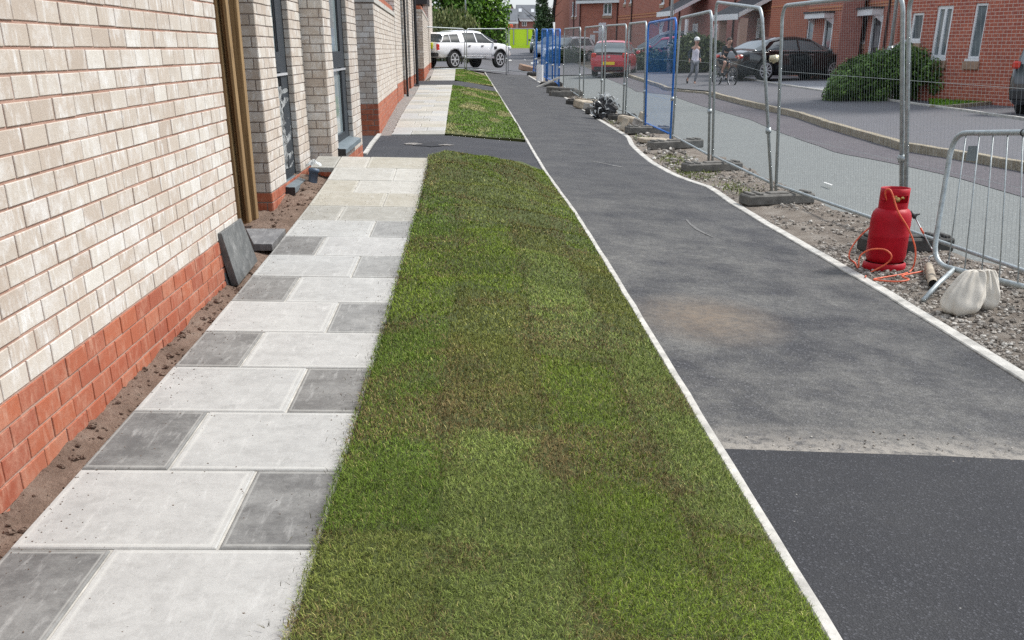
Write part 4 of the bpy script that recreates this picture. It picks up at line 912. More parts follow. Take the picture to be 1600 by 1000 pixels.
# ------------------------------------------------------------------ mesh fence panels on block feet
def panel(label, B0, T0, B1, T1, mat='galv', wmat='wire', nm='mesh_fence', grp='steel mesh fence panels along the footpath', rc=.14, r=.019, wires=True, rail=.13, spacing=.055):
    B0, T0, B1, T1 = map(Vector, (B0, T0, B1, T1)); root = thing(nm, label, 'fence panel', B0, 0, grp); inv = lambda o: rel(o, root)
    u0 = (T0 - B0).normalized(); u1 = (T1 - B1).normalized(); dt = (T1 - T0).normalized()
    pts = [B0]; 
    for k in range(7):
        a = math.pi / 2 * k / 6; pts.append(T0 - u0 * rc * (1 - math.sin(a)) + dt * rc * (1 - math.cos(a)))
    for k in range(7):
        a = math.pi / 2 * k / 6; pts.append(T1 - dt * rc * (1 - math.sin(a)) - u1 * rc * (1 - math.cos(a)))
    pts.append(B1)
    fm = MB(); fm.tube(pts, r, 8); inv(fm.build('frame', mat, None, True))
    A0 = B0 + u0 * rail; A1 = B1 + u1 * rail; fm = MB(); fm.tube([A0, A1], r * .85, 8); inv(fm.build('bottom_rail', mat, None, True))
    Lg = (A1 - A0).length
    if wires:
        wm = MB(); n = int(Lg / spacing); wr = .0008
        H0 = T0 - u0 * .0; H1 = T1 - u1 * .0
        for i in range(1, n):
            t = i / n; a = A0.lerp(A1, t); b = H0.lerp(H1, t); wm.tube([a, b], wr if mat == 'galv' else .0013, 3, cap=False)
        for z in (.30, .65, .985):
            a = A0.lerp(H0, z); b = A1.lerp(H1, z); wm.tube([a, b], .0017, 3, cap=False)
        inv(wm.build('mesh_infill', wmat))
    cm = MB(); c = B1.lerp(T1, .36); cm.tube([c - dt * .05, c + dt * .07], .022, 6); cm.tube([c - dt * .0 - u1 * .03, c - dt * 0 + u1 * .03], .032, 8); inv(cm.build('coupler', 'galv', None, True))
    return root
def foot(label, P, rz, mat='rubber', sz=(.72, .24, .13), grp='block feet under the fence'):
    m = MB(); L_, W_, H_ = sz
    m.cbox((0, 0, H_ * .42), (L_, W_, H_ * .84), .015)
    for x in (-L_ * .42, -L_ * .3, L_ * .3, L_ * .42): m.cbox((x, 0, H_ * .9), (L_ * .07, W_ * .8, H_ * .2), .008)
    m.cbox((0, 0, H_ * .88), (L_ * .3, W_ * .5, H_ * .16), .01)
    o = m.build('ballast_block', mat); o.location = P; o.rotation_euler = (random.uniform(-.02, .02), random.uniform(-.03, .03), rz); return tag(o, label, 'fence block', grp)
def postpt(bx, by, tx, ty):
    B = gp(bx, by); T = py_(tx, ty, B.y); return B, T
def at(bx, by, tx, ty, h=None):
    B, T = postpt(bx, by, tx, ty)
    if h: T = B + (T - B).normalized() * h
    return B, T
FP = [ # right (near) to left (far): near post then far post
 ('near mesh panel running out of the picture behind the leaning barrier', (1414, 382, 1421, -12), None),
 ('mesh panel behind the red gas bottle', (1212, 307, 1223, 9), (1408, 380, 1411, -12)),
 ('mesh panel with rounded top, next beyond the one behind the gas bottle', (1113, 258, 1119, 3), (1206, 304, 1190, 13)),
 ('mesh panel between the large blue panel and the open middle of the fence', (1050, 224, 1063, 28), (1107, 257, 1112, 17)),
 ('mesh panel just beyond the large blue panel', (977, 183, 983, 37), (1006, 202, 1010, 34)),
 ('mesh panel right beside the crumpled black and white bag', (943, 173, 947, 40), (973, 183, 979, 38)),
 ('mesh panel in front of the rear end of the red hatchback', (911, 160, 914, 43), (939, 172, 942, 40)),
 ('mesh panel next to the row of blue panels', (880, 141, 882, 45), (905, 158, 907, 43))]
P_ = []
B0, T0 = at(*FP[0][1]); dn = (B0 - gp(1212, 307)); dn.z = 0; dn.normalize(); 
panel(FP[0][0], B0, T0, B0 + dn * 3.3 + Vector((0, 0, -.03)), T0 + dn * 3.3 + Vector((.05, 0, -.02)))
for lab, a, b in FP[1:]:
    A0, A1 = at(*a); C0, C1 = at(*b); panel(lab, A0, A1, C0, C1)
GB = 'blue painted fence panels'
a = at(1008, 203, 1013, 36); b = at(1047, 222, 1057, 28); panel('large blue framed mesh panel, second nearest group of the fence, beside rubble', *a, *b, 'bluesteel', 'bluewire', grp=GB, spacing=.05)
a = at(871, 137, 874, 46); b = at(877, 140, 880, 46); 
for lab, a, b in (('blue mesh panel at the right end of the far blue row', (867, 134, 868, 46), (873, 138, 875, 46)), ('blue mesh panel in the middle of the far blue row', (855, 128, 857, 46), (863, 132, 864, 46)), ('blue mesh panel at the left end of the far blue row', (846, 123, 847, 46), (853, 127, 855, 46))):
    a = at(*a); b = at(*b); panel(lab, *a, *b, 'bluesteel', 'bluewire', grp=GB, r=.03, spacing=.06)
a = at(833, 114, 838, 45); b = at(838, 117, 839, 46); panel('single narrow blue panel edge at the far corner of the fence', *a, *b, 'bluesteel', 'bluewire', grp=GB, r=.03, spacing=.08)
# across the end of the path
def atY(px, pyb, pyt, Y): B = py_(px, pyb, Y); B.z = gf(B.x, B.y); return B, py_(px, pyt, Y)
a = atY(794, 112, 45, 54.5); b = atY(836, 118, 45, 53); panel('mesh panel closing the end of the footpath, right of the pickup', *a, *b, spacing=.09, grp='mesh panels closing the end of the footpath')
a = atY(729, 106, 45, 49.0); b = atY(791, 112, 45, 51.5); panel('mesh panel in front of the cab of the white pickup', *a, *b, spacing=.09, grp='mesh panels closing the end of the footpath')
a = atY(664, 104, 42, 47.3); b = atY(726, 106, 45, 48.5); panel('mesh panel in front of the rear of the white pickup', *a, *b, spacing=.09, grp='mesh panels closing the end of the footpath')
# feet
k = math.atan2(.2, 1)
for (lab, px, py, rz, mt, sz) in (
    ('black rubber fence block behind the red gas bottle', 1413, 392, R(8), 'rubber', (.78, .24, .14)),
    ('dark grey block foot under the joint of the two bent fence panels', 1213, 318, R(12), 'concfoot', (.80, .26, .13)),
    ('dark grey block foot under the post beyond the two bent panels', 1112, 267, R(14), 'concfoot', (.82, .26, .13)),
    ('grey block foot at the near post of the large blue panel', 1055, 232, R(14), 'concfoot', (.9, .28, .15)),
    ('grey block foot at the far post of the large blue panel', 1012, 209, R(10), 'concfoot', (.85, .28, .15)),
    ('dark block foot beside the crumpled bag', 972, 188, R(16), 'rubber', (.6, .26, .14)),
    ('dark block foot beyond the crumpled bag', 938, 178, R(16), 'rubber', (.7, .26, .14)),
    ('dark block foot under the post nearest the far blue row', 908, 164, R(16), 'rubber', (.8, .28, .16)),
    ('grey block foot on the near side of the far blue row', 884, 152, R(10), 'concfoot', (1.0, .3, .2)),
    ('dark block foot under the middle of the far blue row', 861, 136, R(16), 'rubber', (.8, .3, .18)),
    ('dark block foot at the far corner of the fence', 837, 119, R(16), 'rubber', (.8, .3, .18))):
    foot(lab, gp(px, py), rz, mt, sz)
# rubble, bricks and offcuts lying along the verge
def chunk(lab, px, py, sz, rot, mat, nm='concrete_lump', cat='concrete lump', dz=0.0, grp=None):
    m = MB(); m.cbox((0, 0, 0), sz, min(sz) * .14)
    m.v = [(x + random.uniform(-.006, .006), y + random.uniform(-.006, .006), z + random.uniform(-.006, .006)) for x, y, z in m.v]
    o = m.build(nm, mat); o.location = gp(px, py) + Vector((0, 0, sz[2] / 2 + dz)); o.rotation_euler = rot; return tag(o, lab, cat, grp)
M['buff'] = plain('buff_concrete', (.42, .36, .28), .92, 0, .3, 9, .5)
GR = 'lumps of rubble along the fence'
chunk('buff concrete lump lying across the verge behind the blue panel corner', 982, 194, (.46, .2, .15), (0, .1, R(-40)), 'buff', grp=GR)
chunk('buff brick standing on end close to the path edging', 975, 205, (.11, .1, .24), (R(-18), R(22), R(-20)), 'buff', 'loose_brick', 'brick', grp=GR)
chunk('low broken concrete lump at the foot of the large blue panel', 999, 200, (.25, .2, .16), (.2, .3, .6), 'stone', grp=GR)
chunk('grey broken concrete lump beside the blue panel foot', 1003, 193, (.12, .2, .22), (.1, .3, .2), 'buff', grp=GR)
chunk('pale slab offcut lying on the verge in front of the large blue panel', 1026, 223, (.62, .3, .07), (.03, .05, R(10)), 'buff', 'slab_offcut', 'slab offcut', grp=GR)
chunk('pale plank offcut beyond the crumpled bag', 921, 165, (.8, .18, .06), (0, .1, R(25)), 'buff', 'plank_offcut', 'plank', .1)
chunk('grey rubble lump under the pale plank', 914, 170, (.5, .4, .2), (.1, .1, .4), 'buff', grp=GR)
chunk('white plank offcut propped at an angle by the far blue row', 856, 138, (.9, .1, .07), (R(0), R(-22), R(10)), 'kerbconc', 'plank_offcut', 'plank', .15)
chunk('small stone lump left of the crumpled bag', 925, 174, (.4, .3, .16), (.1, .2, .9), 'stone', grp=GR)
chunk('grey concrete kerb length lying beside the far fence', 878, 148, (1.0, .3, .22), (0, .05, R(-30)), 'concfoot', 'kerb_length', 'kerb stone')
chunk('reddish rubble heap at the far corner of the path', 826, 112.5, (1.0, .5, .3), (.1, .2, .3), 'sillbrick', 'rubble_heap', 'rubble heap')
m = MB(); m.tube([(0, 0, 0), (0, 0, .62)], .15, 12); o = m.build('stub_post', 'upvc'); o.location = gp(843.5, 127); tag(o, 'short white stub post at the far blue panels', 'post')
# crumpled bag: creased film with torn pale strips
rnd = random.Random(5); mb = MB(); n = 16; K = 22; vs = []
for i in range(n):
    th = math.pi * i / (n - 1)
    for j in range(K):
        a = 2 * math.pi * j / K; k_ = .78 + .30 * math.sin(a * 3 + i * .5) * math.sin(th) + rnd.uniform(-.16, .16)
        vs.append((.27 * math.sin(th) * math.cos(a) * k_ + .05 * math.cos(i * .8), .2 * math.sin(th) * math.sin(a) * k_, .20 + .27 * math.cos(th) * (k_ * .6 + .4)))
mb.add(vs, [(i * K + j, (i + 1) * K + j, (i + 1) * K + (j + 1) % K, i * K + (j + 1) % K) for i in range(n - 1) for j in range(K)])
for q in range(60):      # crumpled strips standing off the surface
    a = rnd.uniform(0, 6.28); th = rnd.uniform(.2, 2.2); c = Vector((.25 * math.sin(th) * math.cos(a), .2 * math.sin(th) * math.sin(a), .2 + .26 * math.cos(th)))
    d = Vector((rnd.uniform(-1, 1), rnd.uniform(-.6, .6), rnd.uniform(-1, 1))).normalized() * rnd.uniform(.05, .13); w_ = Vector((rnd.uniform(-1, 1), rnd.uniform(-1, 1), rnd.uniform(-1, 1))).normalized() * rnd.uniform(.010, .024); o_ = c * 0 + Vector((c.x * .12, c.y * .12, .02))
    p0, p1, p2 = c + o_ - d, c + o_ * 3.0, c + o_ + d * .9 + Vector((0, 0, rnd.uniform(-.05, .05)))
    mb.add([p0 - w_, p0 + w_, p1 + w_, p1 - w_, p2 + w_ * .6, p2 - w_ * .6], [(0, 1, 2, 3), (3, 2, 4, 5)], 1 if q % 5 < 4 else 0)
o = mb.build('refuse_bag', ['black', 'plastic']); o.location = gp(944, 186); tag(o, 'crumpled black and white plastic bag against the fence', 'bag')

# ------------------------------------------------------------------ steel pedestrian barrier leaning by the gas bottle
def dzp(px, py, dz): return gp(px, py, dz)
BL_ = dzp(1456, 412, .14); BR_ = dzp(1600, 448, .14); dirb = (BR_ - BL_).normalized(); BR2 = BL_ + dirb * 2.3
TL_ = py_(1490, 208, BL_.y + .18); Tq = py_(1600, 207, BR_.y + .18)
dirt = (Tq - TL_).normalized(); TR2 = TL_ + dirt * 2.3
bar = thing('crowd_barrier', 'tall grey tubular barrier with round corners in front of the mesh fence', 'barrier', BL_)
def rect_frame(c, rc):
    pts = []; k = len(c)
    for i in range(k):
        p = c[i]; a = (c[i - 1] - p).normalized(); b = (c[(i + 1) % k] - p).normalized()
        for q in range(7):
            t = q / 6; pts.append(p + a * rc * (1 - t) ** 2 + b * rc * t ** 2)
    return pts
m = MB(); m.tube(rect_frame([BL_, TL_, TR2, BR2], .17), .0195, 10, closed=True); rel(m.build('frame', 'galv', None, True), bar)
for i in range(1, 14):
    t = i / 14 ; a = BL_.lerp(BR2, t); b = TL_.lerp(TR2, t); m = MB(); m.tube([a, b], .0048, 6); rel(m.build('upright', 'galv', None, True), bar)
m = MB(); q = TL_.lerp(TR2, .115); dn_ = (BL_ - TL_).normalized(); c = q + dn_ * .13; nrm_ = dirt.cross(dn_).normalized()
vs = [c - dirt * .055 - dn_ * .045 + nrm_ * .01, c + dirt * .055 - dn_ * .045 + nrm_ * .01, c + dirt * .055 + dn_ * .055 + nrm_ * .01, c - dirt * .055 + dn_ * .055 + nrm_ * .01]
m.add([*vs, *[v - nrm_ * .006 for v in vs]], [(0, 1, 2, 3), (7, 6, 5, 4), (0, 4, 5, 1), (1, 5, 6, 2), (2, 6, 7, 3), (3, 7, 4, 0)]); rel(m.build('plate', 'sillm'), bar)
for t in (.36, .55):
    q = TL_.lerp(TR2, t); m = MB(); m.tube([q - dirt * .006, q + dirt * .006], .0235, 10); rel(m.build('tie', 'black'), bar)
q = BL_.lerp(BR2, .10); f0 = gp(1442, 470, .015); m = MB(); m.tube([q, q.lerp(f0, .5) + Vector((0, 0, .015)), f0], .0185, 8); rel(m.build('foot', 'galv', None, True), bar)
q = BL_.lerp(BR2, .78); m = MB(); m.tube([q, q + (f0 - BL_.lerp(BR2, .1))], .0185, 8); rel(m.build('foot', 'galv', None, True), bar)
# sandbag slung over the bottom rail
def sack(c, w_, hgt, d, top, seed, label):
    """cloth bag: pinched over the rail at 'top' (offset x,y and width), swelling to a rounded slumped base"""
    rnd = random.Random(seed); n, k = 40, 64; vs = []; ph = [rnd.uniform(0, 6) for _ in range(8)]; tx, ty, tw = top
    for i in range(n + 1):
        t = i / n; z = hgt * (1 - t); sw = t ** .8
        hw_ = lerp(tw / 2, w_ / 2, math.sin(min(1, sw * 1.15) * math.pi / 2)); hd_ = lerp(.022, d / 2, math.sin(min(1, sw * 1.1) * math.pi / 2) ** 1.2)
        if t > .72: q = math.sqrt(max(0, 1 - ((t - .72) / .28) ** 2)); hw_ *= .25 + .75 * q; hd_ *= .25 + .75 * q
        cx = tx * (1 - t) ** 1.4; cy = ty * (1 - t) ** 1.2
        for j in range(k):
            a = 2 * math.pi * j / k; e = .82; ca, sa = math.cos(a), math.sin(a); ca = math.copysign(abs(ca) ** e, ca); sa = math.copysign(abs(sa) ** e, sa)
            fold = (.009 * math.sin(a * 7 + ph[0] + t * 2.5) + .006 * math.sin(a * 12 + ph[1] - t * 4)) * (1 - t) ** .6 + .006 * math.sin(a * 5 + ph[2] + t * 6) + .004 * math.sin(z * 60 + a * 3 + ph[3]) * t
            vs.append(Vector((cx + ca * (hw_ + fold), cy + sa * (hd_ + fold), z + .006 * math.sin(a * 3 + ph[4]) * t)) + Vector(c))
    vs.append(Vector(c) + Vector((tx, ty, hgt + .008))); vs.append(Vector(c) + Vector((0, 0, 0)))
    N0 = (n + 1) * k; mb = MB(); mb.add(vs, [(i * k + j, (i + 1) * k + j, (i + 1) * k + (j + 1) % k, i * k + (j + 1) % k) for i in range(n) for j in range(k)] + [(N0, j, (j + 1) % k) for j in range(k)] + [(N0 + 1, n * k + (j + 1) % k, n * k + j) for j in range(k)])
    return tag(mb.build('sandbag', 'bag', None, True), label, 'sandbag', 'sandbags holding the barrier')
pf = gp(1500, 494); sack((pf.x, pf.y + .03, gf(pf.x, pf.y)), .26, .28, .18, (.085, .05, .10), 1, 'full off-white sandbag slumped in front of the barrier bottom rail')
pf = gp(1541, 489); sack((pf.x + .03, pf.y + .10, gf(pf.x, pf.y)), .175, .265, .17, (-.035, -.02, .06), 3, 'smaller off-white sandbag half hidden behind the front one')

# ------------------------------------------------------------------ red gas bottle, hose and torch
gb = gp(1389, 424); gb.z = gf(gb.x, gb.y) - .005; gb.y += .12
bt = thing('gas_bottle', 'red steel gas bottle with orange hose standing beside the path edging', 'gas bottle', gb, R(20))
RB = .153
m = MB(); m.lathe([(.0, .055), (RB * .72, .055), (RB * .93, .075), (RB, .11), (RB, .255), (RB * 1.008, .26), (RB * 1.008, .272), (RB, .277), (RB, .375), (RB * .985, .405), (RB * .93, .435), (RB * .82, .46), (RB * .62, .478), (.03, .485), (0, .485)], 40); m.build('body', 'redpaint', bt, True)
m = MB(); m.lathe([(RB * .97, .062), (RB * 1.06, .05), (RB * 1.08, .03), (RB * 1.08, 0), (RB * 1.04, -.004), (RB * .9, .0)], 40); m.build('foot_ring', 'redpaint', bt, True)
m = MB(); n = 60; vs = []; fs = []; RC = .110
def opening(a): return abs(math.degrees(math.atan2(math.sin(a), math.cos(a))) + 100) < 34
zs = [.455, .50, .515, .57, .585, .618]
for z in zs:
    for j in range(n):
        a = 2 * math.pi * j / n
        for rr in (RC, RC - .006): vs.append((rr * math.cos(a), rr * math.sin(a), z))
for i in range(len(zs) - 1):
    for j in range(n):
        a = 2 * math.pi * (j + .5) / n
        if i in (2,) and (opening(a) or opening(a - math.pi)): continue
        j2 = (j + 1) % n; q = lambda ii, jj, r_: (ii * n + jj) * 2 + r_
        fs += [(q(i, j, 0), q(i, j2, 0), q(i + 1, j2, 0), q(i + 1, j, 0)), (q(i, j2, 1), q(i, j, 1), q(i + 1, j, 1), q(i + 1, j2, 1))]
        if i == 4: fs.append((q(5, j, 0), q(5, j2, 0), q(5, j2, 1), q(5, j, 1)))
m.add(vs, fs); m.build('collar', 'redpaint', bt, True)
m = MB(); m.tube([(RC - .004, 0, .618), (RC * .9, 0, .622)], .004, 6) if False else None
m = MB(); m.tube([(0, 0, .48), (0, 0, .545)], .016, 10); m.tube([(0, 0, .535), (-.03, -.07, .54)], .013, 8); m.tube([(0, 0, .545), (.0, 0, .56)], .022, 10); m.build('valve', 'brass', bt, True)
m = MB(); m.tube([(-.03, -.07, .54), (-.045, -.095, .54)], .018, 8); m.ell((.03, -.06, .545), (.014, .02, .012), 10, 6); m.build('regulator', 'brass', bt, True)
m = MB(); m.tube([(-.10, -.02, .545), (-.145, -.04, .54)], .011, 8); m.build('spigot', 'redpaint', bt, True)
m = MB()   # small pale printed marks on the shoulder side
def onbody(a, z, w2, h2):
    vs = [];
    for (da, dz) in ((-w2, -h2), (w2, -h2), (w2, h2), (-w2, h2)): vs.append(((RB + .0012) * math.cos(a + da), (RB + .0012) * math.sin(a + da), z + dz))
    m.add(vs, [(0, 1, 2, 3)])
for q, (da, z, w2, h2) in enumerate(((-.50, .375, .05, .006), (-.44, .388, .03, .006), (-.55, .362, .03, .004), (-.48, .335, .05, .008), (-.5, .318, .03, .005), (-.46, .30, .06, .007))): onbody(da - R(20), z, w2, h2)
m.build('printed_label', 'upvc', bt)
def smooth_path(pts, k=8):
    out = []; P = [Vector(p) for p in pts]; P = [P[0] * 2 - P[1]] + P + [P[-1] * 2 - P[-2]]
    for i in range(1, len(P) - 2):
        for q in range(k):
            t = q / k; a, b, c, d = P[i - 1], P[i], P[i + 1], P[i + 2]
            out.append(.5 * ((2 * b) + (c - a) * t + (2 * a - 5 * b + 4 * c - d) * t * t + (3 * b - a - 3 * c + d) * t ** 3))
    out.append(P[-2]); return out
Yb = gb.y - .175
h1 = [py_(1388, 322, gb.y - .05), py_(1383, 300, gb.y - .09), py_(1392, 298, gb.y - .13), py_(1403, 330, Yb), py_(1418, 355, Yb + .01), py_(1429, 383, Yb), py_(1430, 405, Yb - .02), py_(1424, 422, Yb - .03), gp(1412, 428, .02), gp(1395, 431, .02), gp(1378, 434, .02), gp(1366, 437, .02), gp(1400, 440, .02), gp(1420, 437, .02), gp(1410, 431, .035), gp(1442, 424, .03)]
h2_ = [gp(1352, 433, .02), py_(1356, 428, Yb), py_(1385, 412, Yb - .03), py_(1393, 400, Yb - .05), py_(1382, 390, Yb - .02), py_(1360, 390, Yb), py_(1344, 400, Yb + .02), py_(1341, 418, Yb + .02), gp(1336, 411, .02), py_(1327, 403, Yb + .18), py_(1330, 388, Yb + .22), py_(1345, 368, Yb + .25), py_(1366, 350, Yb + .27), py_(1376, 342, Yb + .32)]
m = MB(); m.tube(smooth_path(h1), .0063, 8); tag(m.build('gas_hose', 'hose', None, True), 'orange rubber hose looping from the valve down over the front of the bottle', 'gas hose')
m = MB(); m.tube(smooth_path(h2_), .0063, 8); tag(m.build('gas_hose', 'hose', None, True), 'orange rubber hose coiled on the left side of the red bottle', 'gas hose')
a = py_(1422, 331, gb.y - .02); b = py_(1430, 340, gb.y - .02); c = py_(1454, 386, gb.y - .12); d0 = py_(1450, 414, gb.y - .22); e0_ = gp(1458, 444, .05)
t_ = thing('gas_torch', 'roofing torch leaning behind the gas bottle, pale burner cup resting on the gravel', 'gas torch', (e0_.x, e0_.y, e0_.z))
m = MB(); m.tube([a, b], [.014, .016], 8); m.tube([b + Vector((-.02, 0, .01)), b + Vector((.03, 0, .03))], .009, 6); rel(m.build('handle', 'black', None, True), t_)
m = MB(); m.tube([b, c], .0055, 8); rel(m.build('lance', 'galv', None, True), t_)
m = MB(); m.tube([b.lerp(c, .35), b.lerp(c, .55)], .008, 8); rel(m.build('sleeve', 'hose', None, True), t_)
ax = (e0_ - d0).normalized(); m = MB(); m.tube([d0, d0 + ax * .03, d0 + ax * .06, e0_], [.014, .027, .031, .033], 16, cap=False); m.tube([e0_, e0_ - ax * .03], [.031, .028], 16, cap=False); rel(m.build('burner_cup', 'buff', None, True), t_)
m = MB(); m.tube([e0_ - ax * .012, e0_ - ax * .013], .029, 16); rel(m.build('burner_mouth', 'darkgap'), t_)
m = MB(); m.tube(smooth_path([c, c + Vector((.01, -.03, -.02)), py_(1462, 398, gb.y - .2), py_(1452, 402, gb.y - .22), d0]), .005, 8); rel(m.build('neck_tube', 'galv', None, True), t_)

m = MB(); c = py_(1203, 92, 12.40); e = py_(1216, 91, 12.40); m.tube([c, e], .035, 8); m.tube([c.lerp(e, .3) + Vector((0, -.03, .02)), c.lerp(e, .7) + Vector((0, -.03, -.03))], .04, 8); tag(m.build('fence_clamp', 'gold', None, True), 'pale clamp joining the two posts that splay apart at the top', 'clamp')
# ------------------------------------------------------------------ brick houses across the road
def gplane(A, B):
    """facade helper: plan line A->B; returns (P0, dir, length, outward normal, projector px,py -> (u,z))"""
    A = Vector((A[0], A[1], 0)); B = Vector((B[0], B[1], 0)); d = (B - A); L_ = d.length; d.normalize(); nn = Vector((d.y, -d.x, 0))
    if nn.dot(Vector((-A.x, -A.y, 0))) < 0: nn = -nn
    def pj(x, y):
        r_ = ray(x, y); den = r_[0] * nn.x + r_[1] * nn.y; t = (A.x * nn.x + A.y * nn.y) / den; P = CP + r_ * t
        return (P[0] - A.x) * d.x + (P[1] - A.y) * d.y, P[2]
    return A, d, L_, nn, pj
def fpt(px, Y):
    p = py_(px, 90, Y); return (p.x, p.y)
def facade(hs, A, B, z0, z1, mat, wins=(), doors=(), bands=(), pipes=(), depth=6.0, eaves=None, canopies=()):
    """wins: (x0,x1,ytop,ybot[,mullions]) in the sight lines of the survey; all set into the facade at its real depth"""
    P0, d, L_, nn, pj = gplane(A, B); holes = []; W = []
    def rect(x0, x1, yt, yb):
        xm = (x0 + x1) / 2; ym = (yt + yb) / 2; ua = pj(x0, ym)[0]; ub = pj(x1, ym)[0]; za = pj(xm, yb)[1]; zb = pj(xm, yt)[1]
        return (min(ua, ub), max(ua, ub), za, zb)
    for w_ in wins: holes.append(rect(*w_[:4])); 
    for w_ in doors: r_ = rect(*w_[:4]); holes.append((r_[0], r_[1], gf(P0.x + d.x * r_[0], min(110, P0.y + d.y * r_[0])) + .05, r_[3]))
    mb = MB(); plane_holes(mb, P0, d, L_, z0, z1, holes, nn, .09, 0, True)
    # depth: end walls, back, top
    Q = [P0, P0 + d * L_, P0 + d * L_ - nn * depth, P0 - nn * depth]
    for a, b in ((1, 2), (2, 3), (3, 0)):
        pa, pb = Q[a], Q[b]; ln = (pb - pa).length; mb.add([(pa.x, pa.y, z0), (pb.x, pb.y, z0), (pb.x, pb.y, z1), (pa.x, pa.y, z1)], [(0, 1, 2, 3)], 0, [[(0, z0), (ln, z0), (ln, z1), (0, z1)]])
    mb.add([(q.x, q.y, z1) for q in Q], [(0, 1, 2, 3)], 0, [[(0, 0)] * 4])
    rel(mb.build('wall', mat), hs)
    Pt = lambda u, z, h: P0 + d * u + Vector((0, 0, z)) + nn * h
    def slabbox(mb, u0, u1, za, zb, h0, h1, mi=0):
        vs = [Pt(u, z, h) for u in (u0, u1) for z in (za, zb) for h in (h0, h1)]
        mb.add(vs, [(0, 1, 3, 2), (4, 6, 7, 5), (0, 4, 5, 1), (2, 3, 7, 6), (0, 2, 6, 4), (1, 5, 7, 3)], mi)
    for w_, hl in zip(wins, holes):
        u0, u1, za, zb = hl; t = min(.075, (u1 - u0) * .14); f = MB(); mull = w_[4] if len(w_) > 4 else 1
        slabbox(f, u0, u0 + t, za, zb, -.085, -.03); slabbox(f, u1 - t, u1, za, zb, -.085, -.03); slabbox(f, u0 + t, u1 - t, za, za + t, -.085, -.03); slabbox(f, u0 + t, u1 - t, zb - t, zb, -.085, -.03)
        for q in range(1, mull): um = lerp(u0, u1, q / mull); slabbox(f, um - t * .5, um + t * .5, za + t, zb - t, -.085, -.028)
        wo_ = rel(f.build('window', 'upvc'), hs)
        p = MB(); slabbox(p, u0 + t * .8, u1 - t * .8, za + t * .8, zb - t * .8, -.075, -.065); p.build('pane', 'glass', wo_)
        p = MB(); slabbox(p, u0 - .03, u1 + .03, za - .05, za, -.08, .03); p.build('sill', 'upvc', wo_)
        if len(w_) > 5 and w_[5]: p = MB(); slabbox(p, u0 - .06, u1 + .06, za - .22, za - .052, -.01, .05); p.build('brick_sill', 'sillbrick', wo_)
    for w_, hl in zip(doors, holes[len(wins):]):
        u0, u1, za, zb = hl; f = MB(); t = .07; slabbox(f, u0, u0 + t, za, zb, -.085, .01); slabbox(f, u1 - t, u1, za, zb, -.085, .01); slabbox(f, u0 + t, u1 - t, zb - t, zb, -.085, .01)
        do = MB(); slabbox(do, u0 + t, u1 - t, za, zb - t, -.08, -.05); dd = rel(do.build('door', w_[4]), hs); f.build('frame', 'upvc', dd)
        p = MB(); slabbox(p, lerp(u0, u1, .3), lerp(u0, u1, .7), lerp(za, zb, .52), lerp(za, zb, .85), -.05, -.045); p.build('pane', 'glass', dd)
        p = MB(); p.tube([Pt(u0 + t + .07, lerp(za, zb, .46), -.02), Pt(u0 + t + .07, lerp(za, zb, .52), -.02)], .012, 6); p.build('handle', 'chrome', dd)
    for (yt, yb, x) in bands:
        za = pj(x, yb)[1]; zb = pj(x, yt)[1]; p = MB(); slabbox(p, .0, L_, za, zb, -.01, .022); rel(p.build('brick_band', 'band'), hs)
    for (x, y) in pipes:
        u = pj(x, y)[0]; p = MB(); p.tube([Pt(u, z0 + .05, .06), Pt(u, z1, .06)], .04, 8); rel(p.build('downpipe', 'brownpipe'), hs)
    for (x0, x1, yt, yb) in canopies:
        u0, u1, za, zb = rect(x0, x1, yt, yb); p = MB(); slabbox(p, u0, u1, za + (zb - za) * .35, zb, 0, .4)
        c_ = rel(p.build('door_canopy', 'upvc'), hs); p = MB(); slabbox(p, u0 - .04, u1 + .04, zb + .002, zb + .06, 0, .45); p.build('canopy_top', 'slate', c_)
        for uu in (u0 + .03, u1 - .09):
            p = MB(); vs = [Pt(uu, za - .12, 0), Pt(uu, za + (zb - za) * .34, 0), Pt(uu, za + (zb - za) * .34, .32), Pt(uu + .06, za - .12, 0), Pt(uu + .06, za + (zb - za) * .34, 0), Pt(uu + .06, za + (zb - za) * .34, .32)]
            p.add(vs, [(0, 1, 2), (5, 4, 3), (0, 2, 5, 3), (0, 3, 4, 1)]); p.build('bracket', 'upvc', c_)
    if eaves:
        zc = z1; p = MB(); slabbox(p, -.2, L_ + .2, zc - .02, zc + .16, .02, .32); rel(p.build('gutter', 'upvc'), hs)
        p = MB(); rh = eaves; vs = [Pt(-.2, zc + .161, .34), Pt(L_ + .2, zc + .161, .34), Pt(L_ + .2, zc + .16 + rh, -depth / 2), Pt(-.2, zc + .16 + rh, -depth / 2), Pt(L_ + .2, zc + .16, -depth - .3), Pt(-.2, zc + .16, -depth - .3)]
        p.add(vs, [(0, 1, 2, 3), (3, 2, 4, 5), (0, 3, 5), (1, 4, 2)]); rel(p.build('roof', 'slate'), hs)
    return Pt, pj, slabbox
def house(label, loc, cat='house', nm='brick_house'): return thing(nm, label, cat, loc)
# near right house
A = fpt(1414, 28.3); B = fpt(1625, 24.4)
h = house('red brick house with pale mortar joints and narrow white windows, nearest on the right', (A[0], A[1], .1))
facade(h, A, B, -.1, 5.2, 'fb_near', wins=((1423, 1441, 20, 64, 1, 1), (1459, 1484, 9, 91, 2, 1), (1517.5, 1537, 5, 92, 1, 1)), eaves=2.4, depth=7)
